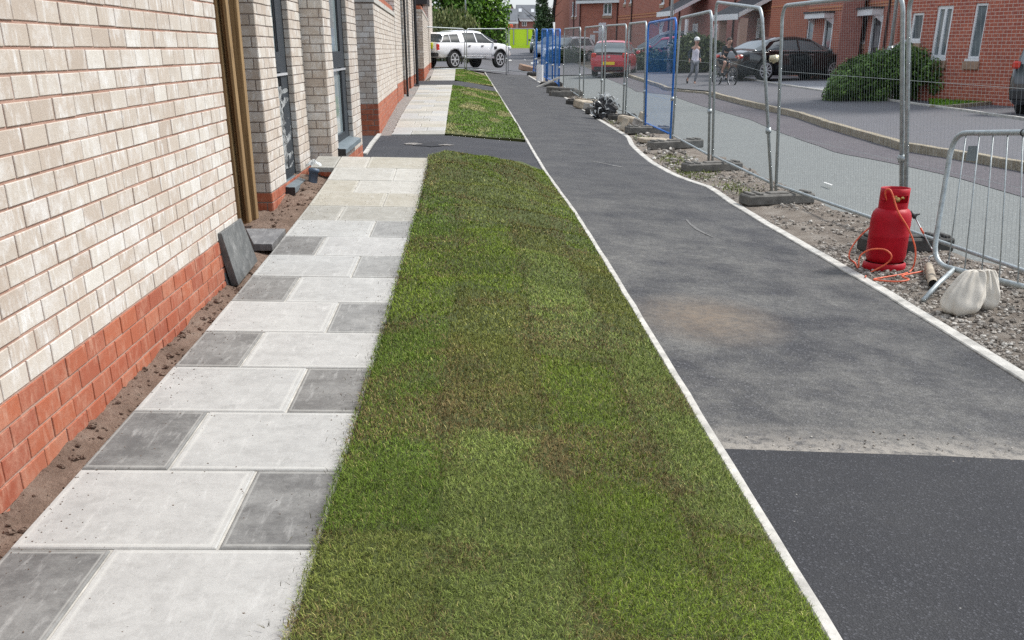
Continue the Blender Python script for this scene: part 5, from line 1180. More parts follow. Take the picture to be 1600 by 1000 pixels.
# terrace house with two canopied doors, stepping forward in the middle
A = fpt(1256, 43.5); B = fpt(1308, 41.0)
h = house('brick house with the left of the two canopied front doors, behind the black saloon', (A[0], A[1], .3))
facade(h, A, B, .1, 5.2, 'fb_red', wins=((1260, 1270.5, 31, 67, 1, 1),), doors=((1287, 1300, 29, 80, 'blackdoor'),), bands=((11, 13.5, 1280), (16, 18, 1280)), canopies=((1272, 1303, 21, 33),), eaves=2.4, depth=8)
A2 = fpt(1308, 40.2); B2 = fpt(1340, 40.0)
h = house('projecting plain brick bay wall between the two canopied doors', (A2[0], A2[1], .3), 'bay wall', 'bay_wall')
facade(h, A2, B2, .1, 5.2, 'fb_dull', depth=1.5)
A = fpt(1340, 40.6); B = fpt(1396, 37.0)
h = house('brick house with the right of the two canopied front doors, lamp post in front', (A[0], A[1], .3))
facade(h, A, B, .1, 5.2, 'fb_red', wins=((1342, 1353.5, 27, 66, 1, 1),), doors=((1360, 1376, 25, 90, 'blackdoor'),), bands=((6, 8.5, 1350), (11, 13, 1350)), pipes=((1388, 40),), canopies=((1344, 1380, 15, 30),), eaves=2.4, depth=8)
A = fpt(1396, 38.5); B = fpt(1450, 36)
h = house('dark recessed brick wall between the lamp post and the near right house', (A[0], A[1], .3), 'wall', 'recessed_wall'); facade(h, A, B, .1, 5.2, 'fb_dull', depth=3)
# orange gable and porches further left
A = fpt(1198, 47.5); B = fpt(1257, 44.2)
h = house('bright orange-red brick end wall right of the sloping porch roof', (A[0], A[1], .4)); facade(h, A, B, .1, 5.6, 'fb_orange', bands=((8, 10, 1230),), depth=8)
def porch(hs, A, B, px0, px1, ytop, ybot, out=1.3):
    P0, d, L_, nn, pj = gplane(A, B); u0, zt = pj(px0, ytop); u1, zb = pj(px1, ybot); p = MB(); Pt = lambda u, z, h: P0 + d * u + Vector((0, 0, z)) + nn * h
    a, b = min(u0, u1), max(u0, u1)
    p.add([Pt(a, zb, out), Pt(b, zb, out), Pt(b, zt, 0), Pt(a, zt, 0), Pt(a, zb - .1, out), Pt(b, zb - .1, out), Pt(b, zt - .1, 0), Pt(a, zt - .1, 0)], [(0, 1, 2, 3), (7, 6, 5, 4), (1, 5, 6, 2), (0, 3, 7, 4)])
    r_ = rel(p.build('porch_roof', 'slate'), hs); p = MB(); p.add([Pt(a - .03, zb - .22, out + .03), Pt(b + .03, zb - .22, out + .03), Pt(b + .03, zb + .01, out + .03), Pt(a - .03, zb + .01, out + .03), Pt(a - .03, zb - .22, out), Pt(b + .03, zb - .22, out), Pt(b + .03, zb + .01, out), Pt(a - .03, zb + .01, out)], [(0, 1, 2, 3), (7, 6, 5, 4), (0, 4, 5, 1), (3, 2, 6, 7)]); p.build('fascia', 'upvc', r_)
    p = MB(); p.add([Pt(b + .03, zb - .14, out), Pt(b + .03, zb + .03, out), Pt(b + .03, zt + .03, 0), Pt(b + .03, zt - .14, 0), Pt(b + .06, zb - .14, out), Pt(b + .06, zb + .03, out), Pt(b + .06, zt + .03, 0), Pt(b + .06, zt - .14, 0)], [(0, 1, 2, 3), (7, 6, 5, 4), (1, 5, 6, 2), (0, 3, 7, 4)]); p.build('bargeboard', 'upvc', r_)
A = fpt(1114, 55.5); B = fpt(1199, 50.0)
h = house('dull brick house with a white door under a lean-to porch roof, behind the cyclist', (A[0], A[1], .45))
facade(h, A, B, .1, 6.2, 'fb_dull', doors=((1182, 1193, 28, 72, 'whitedoor'), (1108.5 + 6, 1122, 38, 70, 'whitedoor')), bands=((19, 21, 1150), (24, 25.5, 1150)), pipes=((1147, 40),), depth=8)
porch(h, A, B, 1164, 1206, -3, 22, 1.6)
for (x0, x1) in ((1165, 1170), (1199, 1203)):
    P0, d, L_, nn, pj = gplane(A, B); u0, u1 = pj(x0, 60)[0], pj(x1, 60)[0]; q = P0 + d * ((u0 + u1) / 2) + nn * 1.3; p = MB(); p.box((q.x, q.y, 1.4), (.34, .34, 2.3)); rel(p.build('porch_pier', 'fb_red'), h)
A = fpt(1052, 64.0); B = fpt(1116, 57.5)
h = house('dull brick house with a white door beneath a dark tiled porch roof', (A[0], A[1], .5))
facade(h, A, B, .2, 6.8, 'fb_dull', doors=((1082, 1090, 37, 66, 'whitedoor'),), pipes=((1063, 20),), depth=8); porch(h, A, B, 1079, 1106, -8, 17, 1.8)
A = fpt(1028, 68.0); B = fpt(1053, 65.0)
h = house('narrow orange brick house front with one high small window', (A[0], A[1], .5))
facade(h, A, B, .2, 7.2, 'fb_orange', wins=((1032, 1038, -6, 6, 1, 1),), doors=((1030, 1035, 38, 62, 'whitedoor'),), bands=((24, 26, 1040),), pipes=((1047, 20),), canopies=((1027, 1038, 33, 38),), depth=8)
A = fpt(964, 78.0); B = fpt(1029, 69.0)
h = house('red brick house with two stepped pale brick bands and brown downpipe', (A[0], A[1], .7))
facade(h, A, B, .2, 8.5, 'fb_red', wins=((984, 988, -8, 4, 1, 1), (975, 978, -6, 5, 1, 1)), bands=((23, 25, 985), (27.5, 29.5, 985)), pipes=((988, 20),), depth=8)
A = fpt(905, 80.5); B = fpt(966, 78.5)
h = house('two-storey brick house with white gutter and one white casement window', (A[0], A[1], .7))
zt_ = py_(930, 4.5, 79.5).z
facade(h, A, B, .2, zt_, 'fb_red', wins=((942.5, 956, 4.5, 23, 2, 1),), pipes=((904 + 3, 20), (965, 20)), eaves=3.0, depth=8)
p = MB(); a = py_(925.5, 68, 79.2); p.box((a.x, a.y, a.z), (.35, .12, 1.1)); rel(p.build('meter_box', 'upvc'), h)
p = MB(); a = py_(937, 50, 77.5); p.box((a.x, a.y, a.z), (.8, .6, .1)); a = py_(937, 62, 78); p.box((a.x + .2, a.y + .4, a.z), (.5, .1, 2.1)); rel(p.build('door', 'whitedoor'), h)
A = fpt(888, 86.0); B = fpt(906, 81.0)
h = house('brick corner house with tall narrow windows, left of the white gutter', (A[0], A[1], .8))
facade(h, A, B, .2, 7.5, 'fb_dull', wins=((893.5, 896, 3, 25, 1, 1), (899, 901, 3, 25, 1, 1)), pipes=((895.8 + 2, 20),), depth=8)
A = fpt(866.5, 93.0); B = fpt(889, 88.0)
h = house('plain orange brick gable end at the far end of the right terrace', (A[0], A[1], .9)); facade(h, A, B, .2, 7.6, 'fb_orange', depth=8)
P0, d, L_, nn, pj = gplane(A, B); p = MB(); zz = py_(866, 13, 92).z; Pt = lambda u, z, h_: P0 + d * u + Vector((0, 0, z)) + nn * h_
p.add([Pt(-.7, zz - .7, .2), Pt(.25, zz + .3, .2), Pt(2.2, 8.2, .2), Pt(-.7, zz - .7, -8), Pt(.25, zz + .3, -8), Pt(2.2, 8.2, -8), Pt(-.8, zz - .95, .2), Pt(-.8, zz - .95, -8)], [(0, 1, 4, 3), (1, 2, 5, 4), (0, 3, 7, 6), (0, 6, 2, 1)]); rel(p.build('roof', 'slate'), h)
# far houses beyond the lime hoarding
def far_house(label, Y, xl, xr, yeave, yridge, ybot, gable_px, win=None):
    a = py_(xl, yeave, Y); b = py_(xr, yeave, Y); rz = py_((xl + xr) / 2, yridge, Y + 3).z; zb = a.z - 5.5
    h = thing('far_house', label, 'house', (a.x, Y, zb)); p = MB()
    p.add([(a.x, Y, zb), (b.x, Y, zb), (b.x, Y, a.z), (a.x, Y, a.z)], [(0, 1, 2, 3)], 0, [[(0, 0), (9, 0), (9, 5), (0, 5)]])
    gx_ = py_(gable_px, yeave, Y).x
    p.add([(a.x, Y, zb), (a.x, Y + 9, zb), (a.x, Y + 9, a.z), (a.x, Y + 4.5, rz), (a.x, Y, a.z)], [(0, 1, 2, 3, 4)], 0, [[(0, 0), (9, 0), (9, 5), (4.5, 8), (0, 5)]])
    p.add([(b.x, Y, zb), (b.x, Y + 9, zb), (b.x, Y + 9, a.z), (b.x, Y + 4.5, rz), (b.x, Y, a.z)], [(4, 3, 2, 1, 0)], 0, [[(0, 5), (4.5, 8), (9, 5), (9, 0), (0, 0)]])
    rel(p.build('wall', 'fb_dull'), h)
    p = MB(); o_ = .35; p.add([(a.x - o_, Y - o_, a.z - .2), (b.x + o_, Y - o_, a.z - .2), (b.x + o_, Y + 4.5, rz + .1), (a.x - o_, Y + 4.5, rz + .1), (a.x - o_, Y + 9 + o_, a.z - .2), (b.x + o_, Y + 9 + o_, a.z - .2)], [(0, 1, 2, 3), (3, 2, 5, 4)]); rf = rel(p.build('roof', 'slate_far'), h)
    p = MB(); p.box(((a.x + b.x) / 2, Y - o_, a.z - .25), (b.x - a.x + .7, .15, .25)); rel(p.build('gutter', 'upvc'), h)
    if win:
        for (x0, x1, y0, y1) in win:
            q = py_(x0, y0, Y - .05); r_ = py_(x1, y1, Y - .05); p = MB(); p.box(((q.x + r_.x) / 2, Y - .04, (q.z + r_.z) / 2), (r_.x - q.x, .08, q.z - r_.z)); wo_ = rel(p.build('window', 'upvc'), h)
            p = MB(); 
            for f in (.28, .72): p.box((lerp(q.x, r_.x, f), Y - .09, (q.z + r_.z) / 2), ((r_.x - q.x) * .32, .02, (q.z - r_.z) * .8))
            p.build('pane', 'glass', wo_)
    return h, rf, a, b, rz
h, rf, a, b, rz = far_house('far brick house with grey roof and two small rooflights above the lime hoarding', 190, 811, 842, 29.5, 8, 45, 811, ((815.5, 823, 32, 41),))
for (x, y) in ((812.5, 17), (832, 17.5)):
    q = py_(x, y, 191.6); p = MB(); p.box((q.x, 191.2, q.z), (.5, .35, .6), 0, Matrix.Rotation(R(-35), 3, 'X')); p.build('rooflight', 'upvc', rf).matrix_parent_inverse = Matrix.Translation((0, 0, 0))
# cross gable in front
ax_, bx_ = py_(795, 32, 186), py_(810, 32, 186); top = py_(799, 8, 186); p = MB()
g1_ = thing('far_house', 'far brick gable with dark verge joined to the left of the rooflight house', 'house', (ax_.x, 186, 2)); zb = ax_.z - 5
p.add([(ax_.x - 2.2, 186, zb), (bx_.x, 186, zb), (bx_.x, 186, ax_.z), (top.x, 186, top.z), (ax_.x - 2.2, 186, ax_.z + .5), (ax_.x - 2.2, 196, zb), (bx_.x, 196, zb), (bx_.x, 196, ax_.z), (top.x, 196, top.z), (ax_.x - 2.2, 196, ax_.z + .5)], [(0, 1, 2, 3, 4), (9, 8, 7, 6, 5), (0, 5, 6, 1), (1, 6, 7, 2), (4, 9, 5, 0)], 0); rel(p.build('wall', 'fb_dull'), g1_)
p = MB(); p.add([(top.x, 185.7, top.z + .15), (bx_.x + .25, 185.7, ax_.z - .1), (bx_.x + .25, 196, ax_.z - .1), (top.x, 196, top.z + .15), (ax_.x - 2.4, 185.7, ax_.z + .4), (ax_.x - 2.4, 196, ax_.z + .4)], [(0, 1, 2, 3), (0, 3, 5, 4)]); rel(p.build('roof', 'slate_far'), g1_)
far_house('far low brick house with plain grey roof beside the big tree', 170, 778, 806, 32.5, 14, 45, 780, ((801, 804, 35, 39),))
# hoarding
a = py_(788, 70, 118); b = py_(846, 70, 118); t_ = py_(800, 45.5, 118)
h = thing('hoarding', 'bright lime green site hoarding across the far end of the road', 'hoarding', (a.x, 118, a.z))
p = MB(); p.box(((a.x + b.x) / 2, 118, (a.z - .3 + t_.z) / 2), (b.x - a.x, .1, t_.z - a.z + .3)); rel(p.build('boards', 'lime'), h)
for f in (.25, .62): p = MB(); p.box((lerp(a.x, b.x, f), 117.9, (a.z + t_.z) / 2), (.09, .06, t_.z - a.z)); rel(p.build('post', 'galv'), h)
# lamp posts
def lamp(label, px, pyb, pxt, Y, r0, zt=6.5, base=None):
    b = py_(px, pyb, Y); b.z = gf(b.x, min(b.y, 110)); t = py_(pxt, 0, Y); dr = (t - b).normalized(); dr = Vector((dr.x * .6, 0, 1)).normalized(); top = b + dr * zt
    h = thing('lamp_post', label, 'lamp post', b); p = MB(); p.tube([b, b + dr * zt], [r0, r0 * .75], 10); rel(p.build('pole', 'galv', None, True), h)
    p = MB(); p.tube([b, b + dr * 1.15, b + dr * 1.25], [r0 * 1.75, r0 * 1.75, r0], 10); rel(p.build('base_section', 'galv', None, True), h)
    p = MB(); p.box((top.x - .35, top.y, top.z + .02), (.9, .22, .1)); rel(p.build('lantern', 'galv'), h)
lamp('grey lamp post rising out of the big shrub, thicker at its base', 1386, 125, 1400, 29.5, .055)
lamp('grey lamp post behind the large blue panel', 1046, 110, 1049, 50, .07)
lamp('thin pale lamp post in front of the dark trees above the pickup', 728, 92, 728, 68, .05)
m = MB(); m.tube([(0, 0, 0), (0, 0, 2.1)], .3, 4); o = m.build('sign_post', 'upvc'); o.location = gp(896, 82); o.scale = (.6, .3, 1); tag(o, 'upright white board standing at the kerb right of the far blue row', 'board')
m = MB(); m.tube([(0, 0, 0), (0, 0, 1.05)], .09, 8); o = m.build('bollard', 'upvc'); o.location = py_(1071, 68, 55); tag(o, 'white marker post behind the hedge left of the runner', 'marker post')
# bins by the black saloon
def bin_(label, px, py, Y, lid, rz, w_=.58):
    P = py_(px, py, Y); P.z = gf(P.x, P.y); h = thing('wheelie_bin', label, 'wheelie bin', P, rz, 'wheelie bins in front of the terrace')
    m = MB(); b = w_ / 2; m.add([(-b * .8, -.26, .04), (b * .8, -.26, .04), (b * .8, .26, .04), (-b * .8, .26, .04), (-b, -.33, .98), (b, -.33, .98), (b, .33, .98), (-b, .33, .98)], [(3, 2, 1, 0), (4, 5, 6, 7), (0, 1, 5, 4), (1, 2, 6, 5), (2, 3, 7, 6), (3, 0, 4, 7)]); m.build('body', 'binblack', h)
    m = MB(); m.cbox((0, 0, 1.02), (w_ + .05, .72, .09), .02); m.build('lid', lid, h)
    for q in (-1, 1): m = MB(); m.tube([(q * b * .85 - .02, .3, .1), (q * b * .85 + .02, .3, .1)], .1, 12); m.build('wheel', 'black', h)
    m = MB(); m.tube([(-b * .8, .38, .99), (b * .8, .38, .99)], .015, 6); m.build('handle', 'black', h)
bin_('blue lidded wheelie bin at the bonnet of the black saloon', 1303, 96, 42.6, 'binblue', .2, .75)
bin_('dark wheelie bin right beside the blue lidded one', 1319, 96, 42.2, 'binblack', .2, .6)
bin_('dark wheelie bin, right end of the row of three', 1333, 96, 41.4, 'binblack', .1, .6)
# ------------------------------------------------------------------ vehicles
def car(nm, label, P, heading, paint, Lh, Wd, low, top, gh, wheels, wr, pillars, roof_rng, tumble=.16, lamps=None, plate=None, tilt=0.0, canopy=None, glass='carglass2', extra=None, group=None, cat='car', clad=None):
    """local x = forward. low: [(x, z_bottom)], top: [(x, z_top, halfwidth)] body shell; gh: [(x, z)] greenhouse roof line from back to front"""
    root = thing(nm, label, cat, P, 0, group); root.rotation_euler = (0, tilt, math.pi / 2 - heading)
    X = sorted({p[0] for p in top} | {lerp(top[0][0], top[-1][0], i / 26) for i in range(27)})
    tx = [p[0] for p in top]; zt = lambda x: float(np.interp(x, tx, [p[1] for p in top])); hw = lambda x: float(np.interp(x, tx, [p[2] for p in top])); zl = lambda x: float(np.interp(x, [p[0] for p in low], [p[1] for p in low]))
    mb = MB(); vs = []; K = 12
    for x in X:
        w_ = hw(x); a = zl(x); b = zt(x); hgt = b - a
        ring = [(0, a), (w_ * .80, a), (w_ * .93, a + hgt * .10), (w_ * .985, a + hgt * .35), (w_, a + hgt * .62), (w_ * .965, a + hgt * .90), (w_ * .90, b - .01), (0, b + .025)]
        ring = ring + [(-y, z) for (y, z) in ring[-2:0:-1]]; K = len(ring)
        for (y, z) in ring: vs.append((x, y, z))
    n = len(X); fs = [(i * K + j, (i + 1) * K + j, (i + 1) * K + (j + 1) % K, i * K + (j + 1) % K) for i in range(n - 1) for j in range(K)]
    fs += [tuple(range(K)), tuple((n - 1) * K + j for j in range(K))[::-1]]
    mb.add(vs, fs); body = mb.build('body', paint, root, True)
    cut = MB()
    for wx in wheels:
        for sgn in (-1, 1):
            yy = hw(wx) * sgn; cut.tube([(wx, yy - sgn * .34, wr), (wx, yy + sgn * .2, wr)], wr * 1.13, 28)
    co = cut.build('arch_cutter', 'darkgap', None); me = co.data; D.objects.remove(co)
    # wheel arches are cut into the shell
    tmp = D.objects.new('tmp', me); COL.objects.link(tmp); tmp.matrix_world = Matrix.Identity(4)
    bw = body.copy(); bw.parent = None; bw.matrix_world = Matrix.Identity(4); COL.objects.link(bw); md = bw.modifiers.new('cut', 'BOOLEAN'); md.object = tmp; md.operation = 'DIFFERENCE'; md.solver = 'EXACT'
    dg = bpy.context.evaluated_depsgraph_get(); dg.update(); ev = bw.evaluated_get(dg); nme = D.meshes.new_from_object(ev)
    if len(nme.polygons) > 20: body.data = nme
    body.data.materials.clear(); body.data.materials.append(M[paint]); body.data.materials.append(M['darkgap'])
    for p_ in body.data.polygons:
        c = p_.center
        p_.material_index = 0; p_.use_smooth = True
        for wx in wheels:
            if math.hypot(c.x - wx, c.z - wr) < wr * 1.135 and abs(c.y) < hw(wx) * 1.01 and abs(abs(math.hypot(c.x - wx, c.z - wr)) - wr * 1.13) < .03 or (math.hypot(c.x - wx, c.z - wr) < wr * 1.1 and abs(p_.normal.y) > .9 and abs(c.y) < hw(wx) - .2): p_.material_index = 1
    D.objects.remove(bw); D.objects.remove(tmp)
    body.modifiers.new('wn', 'WEIGHTED_NORMAL')
    # greenhouse
    gx = [p[0] for p in gh]; gz = lambda x: float(np.interp(x, gx, [p[1] for p in gh])); XS_ = sorted(set(gx) | {lerp(gx[0], gx[-1], i / 20) for i in range(21)})
    def side(x, f):   # f 0 belt .. 1 roof edge
        zb = zt(x) - .02; zr = max(gz(x), zb + .001); hb = hw(x) * .93; k = (zr - zb) / max(.01, max(p[1] for p in gh) - zb); return Vector((x, hb - tumble * k * f, lerp(zb, zr - .03 * min(1, k), f)))
    vs = []; 
    for x in XS_:
        a = side(x, 0); b = side(x, 1); zr = max(gz(x), a.z + .001)
        ring = [a, b, Vector((x, b.y * .82, zr)), Vector((x, 0, zr + .015)), Vector((x, -b.y * .82, zr)), Vector((x, -b.y, b.z)), Vector((x, -a.y, a.z))]; vs += ring
    K = 7; n = len(XS_); fs = [(i * K + j, i * K + j + 1, (i + 1) * K + j + 1, (i + 1) * K + j) for i in range(n - 1) for j in range(K - 1)] + [tuple(range(K)), tuple((n - 1) * K + j for j in range(K))]
    MB_ = MB().add(vs, fs); MB_.build('windows', glass, root, True)
    rb = MB(); vs = []; xs = [x for x in XS_ if roof_rng[0] <= x <= roof_rng[1]]; xs = sorted(set(xs + list(roof_rng)))
    for x in xs:
        b = side(x, 1); zr = gz(x); s_ = side(x, .86); e = .012
        vs += [Vector((x, s_.y + e, s_.z)), Vector((x, b.y + e, b.z)), Vector((x, b.y * .82, zr + e)), Vector((x, 0, zr + .015 + e)), Vector((x, -b.y * .82, zr + e)), Vector((x, -b.y - e, b.z)), Vector((x, -s_.y - e, s_.z))]
    n = len(xs); rb.add(vs, [(i * 7 + j, i * 7 + j + 1, (i + 1) * 7 + j + 1, (i + 1) * 7 + j) for i in range(n - 1) for j in range(6)]); rb.build('roof', paint, root, True)
    for (xb, xt_, wdt) in pillars:
        for sg in (1, -1):
            p = MB(); vs = []
            for q in range(6):
                f = q / 5 * .95; x = lerp(xb, xt_, q / 5)
                for dx in (-wdt / 2, wdt / 2): a = side(x + dx, f); vs.append((x + dx, (a.y + .012) * sg, a.z)); 
            p.add(vs, [(2 * q, 2 * q + 1, 2 * q + 3, 2 * q + 2) for q in range(5)]); p.build('pillar', paint, root)
    for wx in wheels:
        for sg in (1, -1):
            y1 = (hw(wx) - .015) * sg; y0 = y1 - .21 * sg
            w_ = MB(); w_.tube([(wx, y0, wr), (wx, y0 + .02 * sg, wr), (wx, y1 - .02 * sg, wr), (wx, y1, wr)], [wr * .93, wr, wr, wr * .93], 30); wo_ = w_.build('wheel', 'tyre', root, True)
            rm = MB(); rm.tube([(wx, y1 - .01 * sg, wr), (wx, y1 + .004 * sg, wr)], [wr * .68, wr * .70], 26); 
            for q in range(10 if clad != 'six' else 6):
                a = 2 * math.pi * q / (10 if clad != 'six' else 6); c0 = Vector((wx, y1 + .012 * sg, wr)); dv = Vector((math.cos(a), 0, math.sin(a))); nn = Vector((-math.sin(a), 0, math.cos(a)))
                rm.add([c0 + dv * wr * .12 + nn * .02, c0 + dv * wr * .66 + nn * wr * .075, c0 + dv * wr * .66 - nn * wr * .075, c0 + dv * wr * .12 - nn * .02], [(0, 1, 2, 3)], 1)
            rm.tube([(wx, y1, wr), (wx, y1 + .018 * sg, wr)], wr * .15, 12, 1)
            rg = 24; vs = []
            for j in range(rg):
                for rr in (.62, .72): vs.append((wx + math.cos(2 * math.pi * j / rg) * wr * rr, y1 + .012 * sg, wr + math.sin(2 * math.pi * j / rg) * wr * rr))
            rm.add(vs, [(2 * j, 2 * j + 1, (2 * j + 3) % (2 * rg), (2 * j + 2) % (2 * rg)) for j in range(rg)], 1); rm.build('rim', ['black', 'alloy'], wo_)
    xb, xf = tx[0], tx[-1]
    for (nm2, x, y, z, sz, mt) in (lamps or ()):
        for sg in (1, -1): p = MB(); p.cbox((x, y * sg, z), sz, min(sz) * .3); p.build(nm2, mt, root)
    if plate: p = MB(); p.box((plate[0], 0, plate[1]), (.03, .52, .12)); p.build('number_plate', plate[2], root)
    for sg in (1, -1):
        q = side(gx[-1] - .62 if False else pillars[-1][0] - .12, .05); p = MB(); p.ell((q.x, (q.y + .13) * sg, q.z + .06), (.06, .11, .08), 10, 7); p.build('wing_mirror', paint if paint != 'c_white' else 'black', root, True)
    for (a, b, c, d) in (extra or ()): p = MB(); p.cbox(b, c, min(c) * .2); p.build(a, d, root)
    return root
HATCH = dict(Lh=4.0, Wd=1.69, low=[(-2.0, .30), (-1.8, .2), (1.75, .2), (2.02, .3)],
    top=[(-2.02, .62, .66), (-1.97, .80, .76), (-1.86, .98, .83), (-.6, .95, .845), (.9, .93, .845), (1.25, .88, .83), (1.75, .78, .77), (1.98, .64, .66), (2.03, .5, .58)],
    gh=[(-1.93, .98), (-1.62, 1.34), (-1.3, 1.43), (-.2, 1.45), (.45, 1.38), (1.2, .92)], wheels=(-1.24, 1.24), wr=.30, pillars=((-1.62, -1.36, .22), (-.25, -.22, .09), (1.02, .42, .07)), roof_rng=(-1.56, .42))
def arches(root, hw_, wheels, wr, mt='black'):
    for wx in wheels:
        for sg in (1, -1): p = MB(); p.tube([(wx + wr * 1.16 * math.cos(a), hw_ * sg, wr + wr * 1.16 * math.sin(a)) for a in [math.pi * q / 14 for q in range(-2, 17)]], .035, 6); p.build('arch_trim', mt, root, True)
def put(px, py, Y=None):
    if Y is None: return gp(px, py)
    P = py_(px, py, Y); P.z = gf(P.x, P.y); return P
# white double-cab pickup with hard top
rw = py_(711, 101.5, 53.5); rw.z = gf(rw.x, rw.y); hd = R(43)
Pk = rw + Vector((math.sin(hd), math.cos(hd), 0)) * 1.55 - Vector((math.cos(hd), -math.sin(hd), 0)) * .9; Pk.z = gf(-1, 53.5) + .0
pk_ = car('pickup_truck', 'white double cab pickup truck with hard top parked beyond the mesh fence', Pk, hd, 'c_white', 5.3, 1.86,
    [(-2.65, .60), (-2.4, .46), (2.3, .44), (2.66, .52)],
    [(-2.70, .90, .80), (-2.62, 1.14, .89), (-.5, 1.15, .93), (1.0, 1.13, .93), (1.35, 1.14, .92), (2.1, 1.06, .88), (2.48, .97, .80), (2.68, .74, .70)],
    [(-2.58, 1.17), (-2.2, 1.46), (-1.95, 1.53), (-1.12, 1.56), (-.85, 1.63), (.0, 1.65), (.5, 1.59), (.9, 1.42), (1.5, 1.15)], (-1.55, 1.67), .39,
    ((-2.42, -2.08, .08), (-1.75, -1.75, .035), (-.98, -1.0, .34), (.02, -.02, .07), (1.35, .52, .09)), (-2.2, .5), .22,
    [('tail_light', -2.60, .83, .90, (.16, .12, .32), 'lampred'), ('tail_light', -2.60, .84, .76, (.165, .125, .12), 'lampclear'), ('headlight', 2.52, .68, .88, (.24, .3, .2), 'lampclear')], (-2.69, .72, 'plate_y'), clad='six', glass='carglass', cat='pickup truck',
    extra=[('bumper', (-2.66, 0, .60), (.22, 1.7, .18), 'black'), ('side_step', (.1, -.93, .46), (2.1, .12, .07), 'chrome'), ('side_step', (.1, .93, .46), (2.1, .12, .07), 'chrome'), ('tailgate_panel', (-2.70, 0, .98), (.03, 1.2, .26), 'plate_hi'), ('door_handle', (-.75 + .2, -.94, .98), (.16, .03, .04), 'black'), ('door_handle', (.35, -.94, .98), (.16, .03, .04), 'black'), ('wing_vent', (1.3, -.925, .90), (.18, .03, .12), 'black'), ('roof_rail', (-.3, -.60, 1.665), (1.4, .04, .03), 'black')])
arches(pk_, .915, (-1.55, 1.67), .39)
# red hatchback seen from behind
P = put(957, 112, 49.5); 
car('hatchback', 'red hatchback seen from behind, pulled up at the kerb behind the mesh fence', P + Vector((.3, 1.6, 0)), R(15), 'c_red', **HATCH,
    lamps=[('tail_light', -1.93, .68, .86, (.12, .22, .2), 'lampred'), ('headlight', 1.86, .58, .7, (.2, .3, .14), 'lampclear')], plate=(-2.035, .55, 'plate_y'),
    extra=[('bumper', (-1.99, 0, .34), (.12, 1.3, .16), 'black'), ('badge', (-2.005, 0, .80), (.02, .1, .08), 'chrome')])
# black saloon side on
P = put(1193, 121.5, 40.0); hd = R(70)
Pc = P + Vector((math.sin(hd), math.cos(hd), 0)) * 1.5 - Vector((math.cos(hd), -math.sin(hd), 0)) * .85; Pc.z = gf(Pc.x, Pc.y)
car('saloon_car', 'long glossy black saloon with silver multi-spoke wheels parked in front of the canopied doors', Pc, hd, 'c_black', 5.1, 1.94,
    [(-2.55, .32), (-2.3, .2), (2.3, .18), (2.58, .28)],
    [(-2.58, .66, .72), (-2.5, .92, .84), (-2.2, 1.0, .9), (-1.6, 1.0, .94), (.8, .97, .95), (1.3, .94, .93), (2.1, .82, .86), (2.45, .70, .76), (2.58, .5, .66)],
    [(-2.05, .99), (-1.3, 1.32), (-.8, 1.43), (-.1, 1.46), (.5, 1.38), (1.45, .95)], (-1.49, 1.5), .355,
    ((-1.72, -1.18, .26), (-.1, -.12, .07), (1.28, .5, .08)), (-1.2, .5), .24,
    [('tail_light', -2.50, .70, .80, (.16, .34, .14), 'lampred'), ('headlight', 2.36, .66, .66, (.2, .3, .14), 'lampclear')], (-2.585, .62, 'upvc'),
    extra=[('window_trim', (-.1, -.905, .995), (2.7, .02, .03), 'chrome'), ('window_trim', (-.1, .905, .995), (2.7, .02, .03), 'chrome'), ('door_handle', (-.7, -.955, .86), (.2, .03, .03), 'chrome'), ('door_handle', (.4, -.955, .86), (.2, .03, .03), 'chrome')])
# dark car at the right edge
P = put(1626, 161, 21.6)
car('parked_car', 'black car cut off by the right edge of the picture, only its rear corner showing', P + Vector((1.62, 1.2, 0)), R(52), 'c_dark', **{**HATCH, 'gh': [(-1.98, .98), (-1.8, 1.5), (-1.4, 1.6), (-.2, 1.62), (.45, 1.5), (1.2, .92)]},
    lamps=[('tail_light', -1.97, .70, .96, (.10, .16, .14), 'lampred')], plate=(-2.04, .82, 'plate_y'), extra=[('bumper', (-1.99, 0, .42), (.14, 1.4, .2), 'black')])
# cars in the driveways further back
P = put(1022, 95, 61); car('parked_car', 'silver people carrier behind the red cars, windscreen facing left', P + Vector((.6, 0, .12)), R(-84), 'c_silver', **{**HATCH, 'gh': [(-1.98, .98), (-1.8, 1.5), (-1.4, 1.62), (-.2, 1.65), (.35, 1.52), (1.55, .90)]}, lamps=[('headlight', 1.86, .58, .75, (.2, .3, .16), 'lampclear')])
P = put(1041, 101, 56); car('hatchback', 'red hatchback on the drive, seen through the large blue panel', P + Vector((.3, 0, .05)), R(-62), 'c_crimson', **HATCH, lamps=[('headlight', 1.86, .58, .7, (.2, .3, .14), 'lampclear')])
P = put(1096, 101, 55.0); car('parked_car', 'black hatchback behind the hedge, its nose beyond the cyclist', P, R(84), 'c_dark', **HATCH, lamps=[('headlight', 1.86, .58, .7, (.2, .3, .14), 'lampclear')])
P = put(1425, 130, 33.2); car('parked_car', 'silver car nosing out behind the big shrub by the lamp post', P + Vector((.7, 1.2, .0)), R(-75), 'c_silver', **{**HATCH, 'gh': [(-1.98, .98), (-1.8, 1.5), (-1.4, 1.62), (-.2, 1.65), (.35, 1.52), (1.55, .90)]}, lamps=[('headlight', 1.86, .58, .7, (.2, .3, .14), 'lampclear')])
P = put(846, 72, 96); car('parked_car', 'dark green car on the far road below the conifer', P + Vector((0, 0, 0)), R(190), 'c_green', **{**HATCH, 'gh': [(-1.98, .98), (-1.9, 1.6), (-1.4, 1.72), (-.2, 1.75), (.45, 1.6), (1.2, .92)]}, lamps=[('headlight', 1.93, .62, .72, (.12, .26, .18), 'lampclear')])
